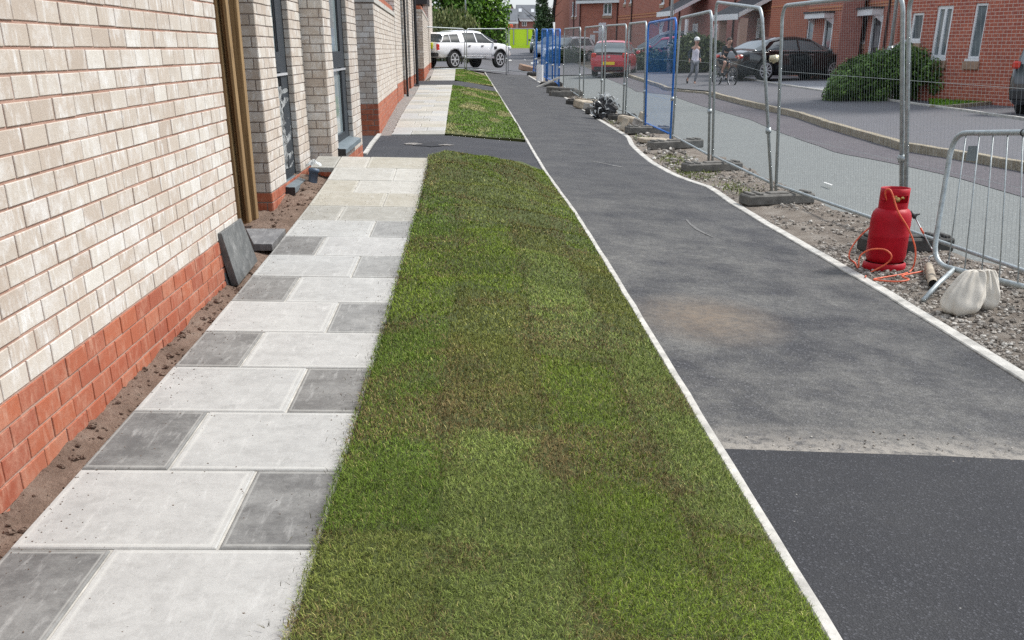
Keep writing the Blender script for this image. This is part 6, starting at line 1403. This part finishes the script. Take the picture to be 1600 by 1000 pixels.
P = put(868, 80, 83); car('parked_car', 'pale car behind the far blue panels, left of the two', P, R(215), 'c_silver', **HATCH, lamps=[('headlight', 1.86, .58, .7, (.2, .3, .14), 'lampclear')])
P = put(888, 80, 74); car('parked_car', 'white car behind the far blue panels, right of the two', P, R(225), 'c_white', **HATCH, lamps=[('headlight', 1.86, .58, .7, (.2, .3, .14), 'lampclear')])

# ------------------------------------------------------------------ people and bicycle
def skin(name, J, E_, mat, parent, root=0, sub=2):
    me = D.meshes.new(name); me.from_pydata([j[0] for j in J], E_, []); me.materials.append(M[mat]); o = D.objects.new(name, me); COL.objects.link(o); o.parent = parent
    md = o.modifiers.new('skin', 'SKIN'); md.use_smooth_shade = True
    lay = me.skin_vertices[0].data if me.skin_vertices else None
    for i, j in enumerate(J):
        r_ = j[1]; lay[i].radius = r_ if isinstance(r_, tuple) else (r_, r_)
        lay[i].use_root = (i == root)
    sb = o.modifiers.new('sub', 'SUBSURF'); sb.levels = sub; sb.render_levels = sub
    return o
def hand(body_parent, w_, fwd, thumb, s_=.85, curl=.5):
    """palm with five bent fingers"""
    f = Vector(fwd).normalized(); t = Vector(thumb).normalized(); t = (t - f * t.dot(f)).normalized(); nn = f.cross(t); w_ = Vector(w_); mb = MB()
    mb.tube([w_, w_ + f * .03 * s_, w_ + f * .075 * s_, w_ + f * .088 * s_], [.02 * s_, .03 * s_, .034 * s_, .02 * s_], 8)
    for k, ln in enumerate((.068, .078, .072, .056)):
        b = w_ + f * .078 * s_ + t * (.027 - .018 * k) * s_; L_ = ln * s_; d1 = (f + nn * curl * .4).normalized(); d2 = (f + nn * curl * 1.3).normalized(); mb.tube([b, b + d1 * L_ * .5, b + d1 * L_ * .5 + d2 * L_ * .5], [.0088 * s_, .0082 * s_, .006 * s_], 6)
    b = w_ + f * .03 * s_ + t * .026 * s_; mb.tube([b, b + (f * .6 + t * .8).normalized() * .03 * s_, b + (f * .6 + t * .8).normalized() * .03 * s_ + (f + t * .2).normalized() * .028 * s_], [.011 * s_, .0095 * s_, .007 * s_], 6)
    return mb.build('hand', 'skin', body_parent, True)
def face(parent, c, r, fy, yaw_):
    Rz = Matrix.Rotation(yaw_, 3, 'Z'); c = Vector(c)
    for sx_ in (-1, 1):
        m = MB(); m.ell(c + Rz @ Vector((sx_ * r * .36, -r * .86, r * .05)), (r * .13, r * .07, r * .08), 8, 6); m.build('eye', 'cloth_black', parent, True)
        m = MB(); m.ell(c + Rz @ Vector((sx_ * r * .93, 0, 0)), (r * .12, r * .2, r * .27), 8, 6); m.build('ear', 'skin', parent, True)
    m = MB(); m.tube([c + Rz @ Vector((0, -r * .88, r * .1)), c + Rz @ Vector((0, -r * 1.12, -r * .22))], [r * .07, r * .15], 6); m.build('nose', 'skin', parent, True)
    m = MB(); m.ell(c + Rz @ Vector((0, -r * .84, -r * .52)), (r * .27, r * .08, r * .06), 8, 5); m.build('mouth', 'lampred', parent, True)
# the runner: faces the camera, arms drawn back, one foot lifted behind
Pg = gp(1083, 133.5); g_ = thing('person', 'running child in white cap and long white top with dark sleeves and grey leggings', 'person', Pg, R(14), 'children on the far pavement')
HGT = 1.0
J = [((0, 0, .80), (.115, .085)), ((0, -.01, .93), (.10, .075)), ((0, -.03, 1.08), (.125, .085)), ((0, -.03, 1.20), (.09, .07)), ((0, -.045, 1.285), (.043, .043)), ((0, -.06, 1.345), (.072, .078)), ((0, -.065, 1.43), (.082, .092)), ((0, -.055, 1.485), (.05, .06)),
     ((.135, -.01, 1.19), .042), ((.20, .12, 1.00), .034), ((.21, .02, .83), .025), ((-.135, -.01, 1.19), .042), ((-.20, .11, 1.01), .034), ((-.19, .04, .84), .025),
     ((.075, 0, .74), (.072, .075)), ((.06, -.10, .44), .052), ((.035, -.02, .08), .033), ((.035, -.12, .03), .03), ((-.075, 0, .74), (.072, .075)), ((-.085, -.02, .46), .050), ((-.11, .26, .22), .033), ((-.115, .24, .12), .03)]
E_ = [(0, 1), (1, 2), (2, 3), (3, 4), (4, 5), (5, 6), (6, 7), (3, 8), (8, 9), (9, 10), (3, 11), (11, 12), (12, 13), (0, 14), (14, 15), (15, 16), (16, 17), (0, 18), (18, 19), (19, 20), (20, 21)]
skin('body', J, E_, 'skin', g_)
skin('white_top', [((0, 0, .70), (.175, .125)), ((0, 0, .80), (.15, .115)), ((0, -.01, .93), (.122, .098)), ((0, -.03, 1.08), (.145, .108)), ((0, -.03, 1.215), (.115, .08))], [(0, 1), (1, 2), (2, 3), (3, 4)], 'cloth_white', g_)
for q in (1, -1): skin('sleeve', [((q * .12, -.02, 1.20), .055), ((q * .205, .12, 1.00), .046), ((q * .21 if q > 0 else -.195, .03, .86), .036)], [(0, 1), (1, 2)], 'cloth_navy', g_)
skin('leggings', [((0, 0, .78), (.125, .095)), ((.075, 0, .74), (.082, .085)), ((.06, -.10, .44), .060), ((.036, -.03, .12), .040), ((-.075, 0, .74), (.082, .085)), ((-.085, -.02, .46), .058), ((-.108, .24, .24), .040)], [(0, 1), (1, 2), (2, 3), (0, 4), (4, 5), (5, 6)], 'cloth_grey', g_)
skin('shoe', [((.035, .03, .045), .04), ((.035, -.06, .04), .042), ((.035, -.15, .035), .034)], [(0, 1), (1, 2)], 'cloth_black', g_); skin('shoe', [((-.11, .29, .22), .04), ((-.115, .27, .13), .042), ((-.115, .24, .05), .034)], [(0, 1), (1, 2)], 'cloth_black', g_)
m = MB(); m.ell((0, -.055, 1.46), (.097, .108, .085), 14, 8); m.ell((0, -.15, 1.445), (.075, .08, .012), 12, 6); m.build('cap', 'upvc', g_, True)
m = MB(); m.ell((0, -.02, 1.40), (.090, .085, .10), 12, 8); m.build('hair', 'hair', g_, True)
face(g_, (0, -.065, 1.395), .078, 0, 0); hand(g_, (.21, .02, .83), (0, -.4, -1), (0, -1, .2)); hand(g_, (-.19, .04, .84), (0, -.4, -1), (0, -1, .2))
# bicycle, seen nearly end on, and its rider
Pb = gp(1131, 135); bk = thing('bicycle', 'black bicycle ridden towards the camera behind the tall bent fence post', 'bicycle', Pb, R(-72))
WR = .30
for nm_, x in (('rear_wheel', -.5), ('front_wheel', .5)):
    m = MB(); m.tube([(x + WR * math.cos(2 * math.pi * q / 28), 0, WR + WR * math.sin(2 * math.pi * q / 28)) for q in range(28)], .026, 8, closed=True); wo_ = m.build(nm_, 'tyre', bk, True)
    m = MB(); m.tube([(x + WR * .9 * math.cos(2 * math.pi * q / 28), 0, WR + WR * .9 * math.sin(2 * math.pi * q / 28)) for q in range(28)], .012, 6, closed=True)
    for q in range(14): m.tube([(x, 0, WR), (x + WR * .9 * math.cos(2 * math.pi * q / 14), 0, WR + WR * .9 * math.sin(2 * math.pi * q / 14))], .003, 4)
    m.tube([(x, -.05, WR), (x, .05, WR)], .02, 8); m.build('rim', 'alloy', wo_, True)
m = MB()
for a, b, r_ in (((-.5, 0, .3), (-.08, 0, .28), .012), ((-.5, 0, .3), (-.18, 0, .62), .012), ((-.08, 0, .28), (-.2, 0, .72), .017), ((-.18, 0, .62), (.33, 0, .68), .017), ((-.08, 0, .28), (.36, 0, .60), .02), ((.32, 0, .72), (.38, 0, .54), .022), ((.38, .05, .54), (.5, .05, .3), .014), ((.38, -.05, .54), (.5, -.05, .3), .014), ((.32, 0, .72), (.30, 0, .84), .013)): m.tube([a, b], r_, 8)
m.build('frame', 'black', bk, True)
m = MB(); m.tube([(.32, -.3, .90), (.30, -.12, .86), (.30, .12, .86), (.32, .3, .90)], .013, 8); m.build('handlebar', 'black', bk, True)
m = MB(); m.ell((-.22, 0, .76), (.13, .07, .035), 12, 6); m.build('saddle', 'black', bk, True)
m = MB(); m.tube([(-.08, -.1, .28), (.06, -.1, .36)], .01, 6); m.tube([(-.08, .1, .28), (-.2, .1, .2)], .01, 6); m.tube([(-.08, -.1, .28), (-.08, .1, .28)], .02, 8); m.build('crank', 'alloy', bk)
for c in ((.06, -.14, .36), (-.2, .14, .2)): m = MB(); m.cbox(c, (.09, .08, .02), .005); m.build('pedal', 'black', bk)
rd = thing('person', 'dark haired child in black top and shorts riding the bicycle, bent over the handlebars', 'person', Pb, R(-72), 'children on the far pavement')
J = [((-.2, 0, .84), (.10, .12)), ((-.12, 0, .98), (.085, .10)), ((-.01, 0, 1.12), (.09, .125)), ((.05, 0, 1.20), (.07, .09)), ((.10, 0, 1.27), (.043, .043)), ((.15, 0, 1.32), (.078, .07)), ((.16, 0, 1.40), (.088, .08)), ((.15, 0, 1.45), (.06, .05)),
     ((.05, .15, 1.18), .042), ((.16, .25, 1.03), .034), ((.29, .27, .925), .025), ((.05, -.15, 1.18), .042), ((.16, -.25, 1.03), .034), ((.29, -.27, .925), .025),
     ((-.16, .08, .80), .075), ((.12, .13, .60), .052), ((-.17, .14, .29), .032), ((-.10, .14, .235), .028), ((-.16, -.08, .80), .075), ((.20, -.13, .74), .052), ((.03, -.14, .45), .032), ((.10, -.14, .395), .028)]
skin('body', J, [(0, 1), (1, 2), (2, 3), (3, 4), (4, 5), (5, 6), (6, 7), (3, 8), (8, 9), (9, 10), (3, 11), (11, 12), (12, 13), (0, 14), (14, 15), (15, 16), (16, 17), (0, 18), (18, 19), (19, 20), (20, 21)], 'skin', rd)
skin('black_top', [((-.19, 0, .86), (.115, .135)), ((-.12, 0, .98), (.10, .12)), ((-.01, 0, 1.12), (.105, .14)), ((.055, 0, 1.205), (.08, .10)), ((.06, .16, 1.17), .054), ((.16, .25, 1.03), .046), ((.27, .27, .94), .036), ((.06, -.16, 1.17), .054), ((.16, -.25, 1.03), .046), ((.27, -.27, .94), .036)], [(0, 1), (1, 2), (2, 3), (3, 4), (4, 5), (5, 6), (3, 7), (7, 8), (8, 9)], 'cloth_black', rd)
skin('shorts', [((-.2, 0, .86), (.115, .135)), ((-.16, .08, .80), .088), ((.06, .125, .64), .068), ((-.16, -.08, .80), .088), ((.14, -.13, .755), .068)], [(0, 1), (1, 2), (0, 3), (3, 4)], 'cloth_black', rd)
skin('shoe', [((-.2, .14, .25), .036), ((-.10, .14, .235), .036), ((-.04, .14, .235), .03)], [(0, 1), (1, 2)], 'cloth_black', rd); skin('shoe', [((0, -.14, .41), .036), ((.10, -.14, .395), .036), ((.16, -.14, .395), .03)], [(0, 1), (1, 2)], 'cloth_black', rd)
m = MB(); m.ell((.125, 0, 1.42), (.095, .09, .085), 14, 8); m.build('hair', 'hair', rd, True)
face(rd, (.16, 0, 1.37), .08, 0, R(90)); hand(rd, (.29, .27, .925), (1, 0, -.6), (0, -1, 0), curl=1.0); hand(rd, (.29, -.27, .925), (1, 0, -.6), (0, 1, 0), curl=1.0)

# ------------------------------------------------------------------ trees, hedges, plants
def foliage(name, ells, n, size, dark, light, parent, seed=0, tw=None, shell=.55, upr=0.0):
    rg = np.random.default_rng(seed); vol = np.array([e[1][0] * e[1][1] * e[1][2] for e in ells]) ** .8; pk = rg.choice(len(ells), n, p=vol / vol.sum())
    C_ = np.array([e[0] for e in ells], float)[pk]; Rr = np.array([e[1] for e in ells], float)[pk]
    d = rg.normal(size=(n, 3)); d /= np.linalg.norm(d, axis=1)[:, None]; rad = 1 - (1 - shell) * rg.random(n) ** 1.6 ; lump = 1 + .22 * (fbm(d[:, 0] * 3 + pk * 3.3, d[:, 2] * 3 + d[:, 1] * 2, 1.6) - .5) * 2
    P = C_ + d * Rr * (rad * lump)[:, None]
    nrm = d * .6 + rg.normal(size=(n, 3)) * .7 + np.array([0, 0, .3]); nrm /= np.linalg.norm(nrm, axis=1)[:, None]
    a = np.cross(nrm, rg.normal(size=(n, 3))); a /= np.linalg.norm(a, axis=1)[:, None]; b = np.cross(nrm, a)
    if upr: a = a * (1 - upr) + np.array([0, 0, 1]) * upr; 
    sz = size * rg.uniform(.55, 1.35, n)[:, None]
    V = np.stack([P - a * sz, P + b * sz * .45, P + a * sz, P - b * sz * .45], 1).reshape(-1, 3); F = np.arange(n * 4).reshape(n, 4)
    k = rg.random(n)[:, None] ** 1.3; cl = (fbm(P[:, 0] * 2 / max(size * 10, .3), P[:, 2] * 2 / max(size * 10, .3) + P[:, 1], 1.0))[:, None]
    c = np.array(dark)[None] * (1 - k) + np.array(light)[None] * k; c = c * (.65 + .7 * cl); C4 = np.repeat(c[:, None], 4, 1).reshape(-1, 3)
    return tri_mesh(name, V, F, C4, 'leaf', parent)
def trunk(parent, b, t, r0, r1, limbs=6, seed=1):
    rnd = random.Random(seed); m = MB(); b = Vector(b); t = Vector(t); m.tube([b, b.lerp(t, .5) + Vector((rnd.uniform(-.1, .1), 0, 0)), t], [r0, (r0 + r1) / 2, r1], 8)
    for i in range(limbs): f = rnd.uniform(.3, .9); q = b.lerp(t, f); a = rnd.uniform(0, 6.28); L_ = (t - b).length * .35; m.tube([q, q + Vector((math.cos(a) * L_, math.sin(a) * L_, L_ * .7))], [r1 * .8, r1 * .2], 6)
    m.build('trunk', 'bark', parent, True)
def ground_pt(px, py, Y): P = py_(px, py, Y); return P, gf(P.x, min(Y, 120))
# big dark trees behind the pickup
P, z = ground_pt(700, 60, 74); t_ = thing('tree', 'large dark green leafy tree above the pickup, left of the thin pale lamp post', 'tree', (0, 0, 0)); 
trunk(t_, (P.x, 74, z), (P.x, 74, z + 5), .3, .12, 8, 1); foliage('crown', [((P.x - 1.2, 74, z + 4.6), (2.3, 2.2, 3.2)), ((P.x + .6, 74.5, z + 5.4), (1.9, 2, 2.6)), ((P.x - .2, 73.6, z + 6.8), (2, 2, 1.8)), ((P.x + .9, 73.5, z + 3.3), (1.4, 1.4, 1.6))], 9000, .15, (.028, .08, .010), (.15, .30, .03), t_, 4)
P, z = ground_pt(752, 60, 76); t_ = thing('tree', 'large round leafy tree right of the thin pale lamp post, above the pickup bonnet', 'tree', (0, 0, 0))
trunk(t_, (P.x, 76, z), (P.x, 76, z + 5), .3, .12, 8, 2); foliage('crown', [((P.x - .7, 76, z + 2.8), (1.9, 1.9, 2.3)), ((P.x + .35, 76, z + 2.5), (1.6, 1.6, 2.2)), ((P.x - .5, 76, z + 4.9), (1.75, 1.8, 1.9)), ((P.x - .9, 75.7, z + 6.2), (1.5, 1.6, 1.5)), ((P.x + .9, 75.6, z + 1.8), (.95, 1, 1.5))], 11000, .14, (.036, .095, .010), (.20, .40, .025), t_, 5)
P, z = ground_pt(704, 62, 66); t_ = thing('ornamental_grass', 'pale feathery bush standing behind the pickup cab', 'bush', (0, 0, 0))
foliage('foliage', [((P.x - .9, 66, z + 1.2), (1.1, .8, 1.5)), ((P.x + .2, 66, z + 1.3), (1.2, .8, 1.6)), ((P.x + 1.1, 66, z + 1.1), (.8, .7, 1.3))], 4200, .14, (.09, .12, .035), (.30, .32, .13), t_, 6, upr=.75, shell=.3); trunk(t_, (P.x, 66, z), (P.x, 66, z + 1.2), .06, .03, 4, 3)
P, z = ground_pt(848, 60, 88); t_ = thing('conifer', 'narrow green conifer between the grey roofed houses and the orange gable', 'tree', (0, 0, 0))
trunk(t_, (P.x, 88, z), (P.x, 88, z + 5), .15, .05, 6, 4)
foliage('crown', [((P.x, 88, z + 1.6), (.78, .8, 1.1)), ((P.x + .1, 88, z + 2.5), (.72, .7, 1.0)), ((P.x - .1, 88, z + 3.4), (.52, .5, .9)), ((P.x, 88, z + 4.3), (.34, .34, .8)), ((P.x, 88, z + 5.0), (.2, .2, .6))], 5000, .10, (.035, .07, .03), (.11, .18, .07), t_, 7)
# shrubs on the right
def shrub(label, px, pyb, Y, ells, n, size, dk, lt, seed, nm='shrub', cat='shrub'):
    P = py_(px, pyb, Y); z = gf(P.x, Y); t_ = thing(nm, label, cat, (0, 0, 0)); foliage('foliage', [((P.x + e[0], Y + e[1], z + e[2]), e[3]) for e in ells], n, size, dk, lt, t_, seed, shell=.5)
    m = MB(); rnd = random.Random(seed)
    for i in range(9): a = rnd.uniform(0, 6.28); r_ = ells[0][3][0]; m.tube([(P.x + rnd.uniform(-.2, .2), Y, z - .05), (P.x + math.cos(a) * r_ * .8, Y + math.sin(a) * r_ * .5, z + ells[0][2])], [.025, .01], 5)
    m.build('stems', 'bark', t_); return t_
_r = random.Random(77); _l = []
for i in range(90):
    x = -1.28 + 2.75 * (i % 45) / 44 + _r.uniform(-.06, .06); top_ = float(np.interp(x, [-1.3, -.9, -.4, .2, .9, 1.5], [.45, .95, 1.18, 1.3, 1.22, .8])); q = _r.uniform(.22, .38)
    _l.append((x, _r.uniform(-.45, .45), max(.12, _r.uniform(.15, max(.2, top_ - q * .6))), (q, q, q * _r.uniform(.7, 1.1))))
shrub('large leafy green shrub spreading in front of the near right house', 1381, 155, 27.6, _l, 34000, .046, (.028, .070, .015), (.155, .26, .055), 11)
shrub('olive green rounded hedge behind the runner', 1086, 112, 50, [(-.35, 0, .75, (.95, .9, .85)), (.45, .1, .7, (.9, .9, .8)), (0, 0, 1.05, (.8, .7, .6))], 7000, .085, (.035, .058, .018), (.13, .16, .05), 12)
shrub('low dark hedge between the red hatchback and the large blue panel', 1003, 106, 55, [(-.35, 0, .45, (.6, .5, .55)), (.35, .1, .5, (.6, .5, .6))], 2600, .08, (.02, .045, .015), (.08, .12, .04), 13)
shrub('low dark bush seen through the large blue panel', 1030, 108, 52, [(-.3, 0, .4, (.5, .5, .5)), (.4, .1, .45, (.55, .5, .5))], 2200, .08, (.015, .04, .02), (.06, .11, .06), 14)
shrub('low green bush between the cyclist and the black saloon', 1146, 108, 45, [(-.3, 0, .35, (.55, .4, .4)), (.35, .1, .35, (.5, .4, .38))], 1800, .07, (.03, .07, .015), (.12, .2, .04), 15)
shrub('small dark bush under the white car beyond the blue panels', 884, 82, 71, [(-.5, 0, .4, (.8, .5, .5)), (.5, .1, .45, (.8, .5, .5))], 1500, .1, (.02, .04, .015), (.07, .1, .04), 16)
# lawns
def lawn(pts, n, seed):
    P = [gp(*p, .03) for p in pts]; mb = MB(); mb.add([(p.x, p.y, gf(p.x, p.y) + .075) for p in P], [tuple(range(len(P)))]); struct(mb, 'lawn', 'lawn')
    rg = np.random.default_rng(seed); xs = np.array([p.x for p in P]); ys = np.array([p.y for p in P]); X = rg.uniform(xs.min(), xs.max(), n); Y = rg.uniform(ys.min(), ys.max(), n); ins = np.zeros(n, bool); j = len(P) - 1
    for i in range(len(P)):
        c = ((ys[i] > Y) != (ys[j] > Y)) & (X < (xs[j] - xs[i]) * (Y - ys[i]) / (ys[j] - ys[i] + 1e-9) + xs[i]); ins ^= c; j = i
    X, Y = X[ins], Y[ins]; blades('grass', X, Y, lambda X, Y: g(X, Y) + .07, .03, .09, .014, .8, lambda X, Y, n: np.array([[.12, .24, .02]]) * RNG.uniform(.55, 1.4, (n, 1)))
lawn([(1452, 168), (1482, 170), (1535, 165), (1578, 161), (1640, 160), (1640, 150), (1600, 150), (1520, 147), (1450, 146)], 26000, 1)
lawn([(1138, 116), (1180, 117), (1182, 108), (1140, 106)], 6000, 2)
lawn([(900, 84), (928, 88), (950, 86), (950, 80), (905, 80)], 5000, 3)

a = py_(788, 46, 117); b = py_(804, 35, 117); h = thing('site_banner', 'small orange and white banner showing above the left end of the lime hoarding', 'banner', (a.x, 117, a.z - 1))
m = MB(); m.cbox(((a.x + b.x) / 2 + .1, 117.3, (a.z + b.z) / 2), ((b.x - a.x) * .5, .12, (b.z - a.z) * .5), .05); rel(m.build('orange_board', 'hose'), h)
m = MB(); m.cbox(((a.x + b.x) / 2 - .2, 117.5, (a.z + b.z) / 2 - .12), ((b.x - a.x) * .9, .12, (b.z - a.z) * .45), .05); rel(m.build('white_board', 'upvc'), h)
m = MB(); m.tube([((a.x + b.x) / 2, 117.5, a.z - 2.2), ((a.x + b.x) / 2, 117.5, b.z - .3)], .05, 8); rel(m.build('pole', 'galv'), h)
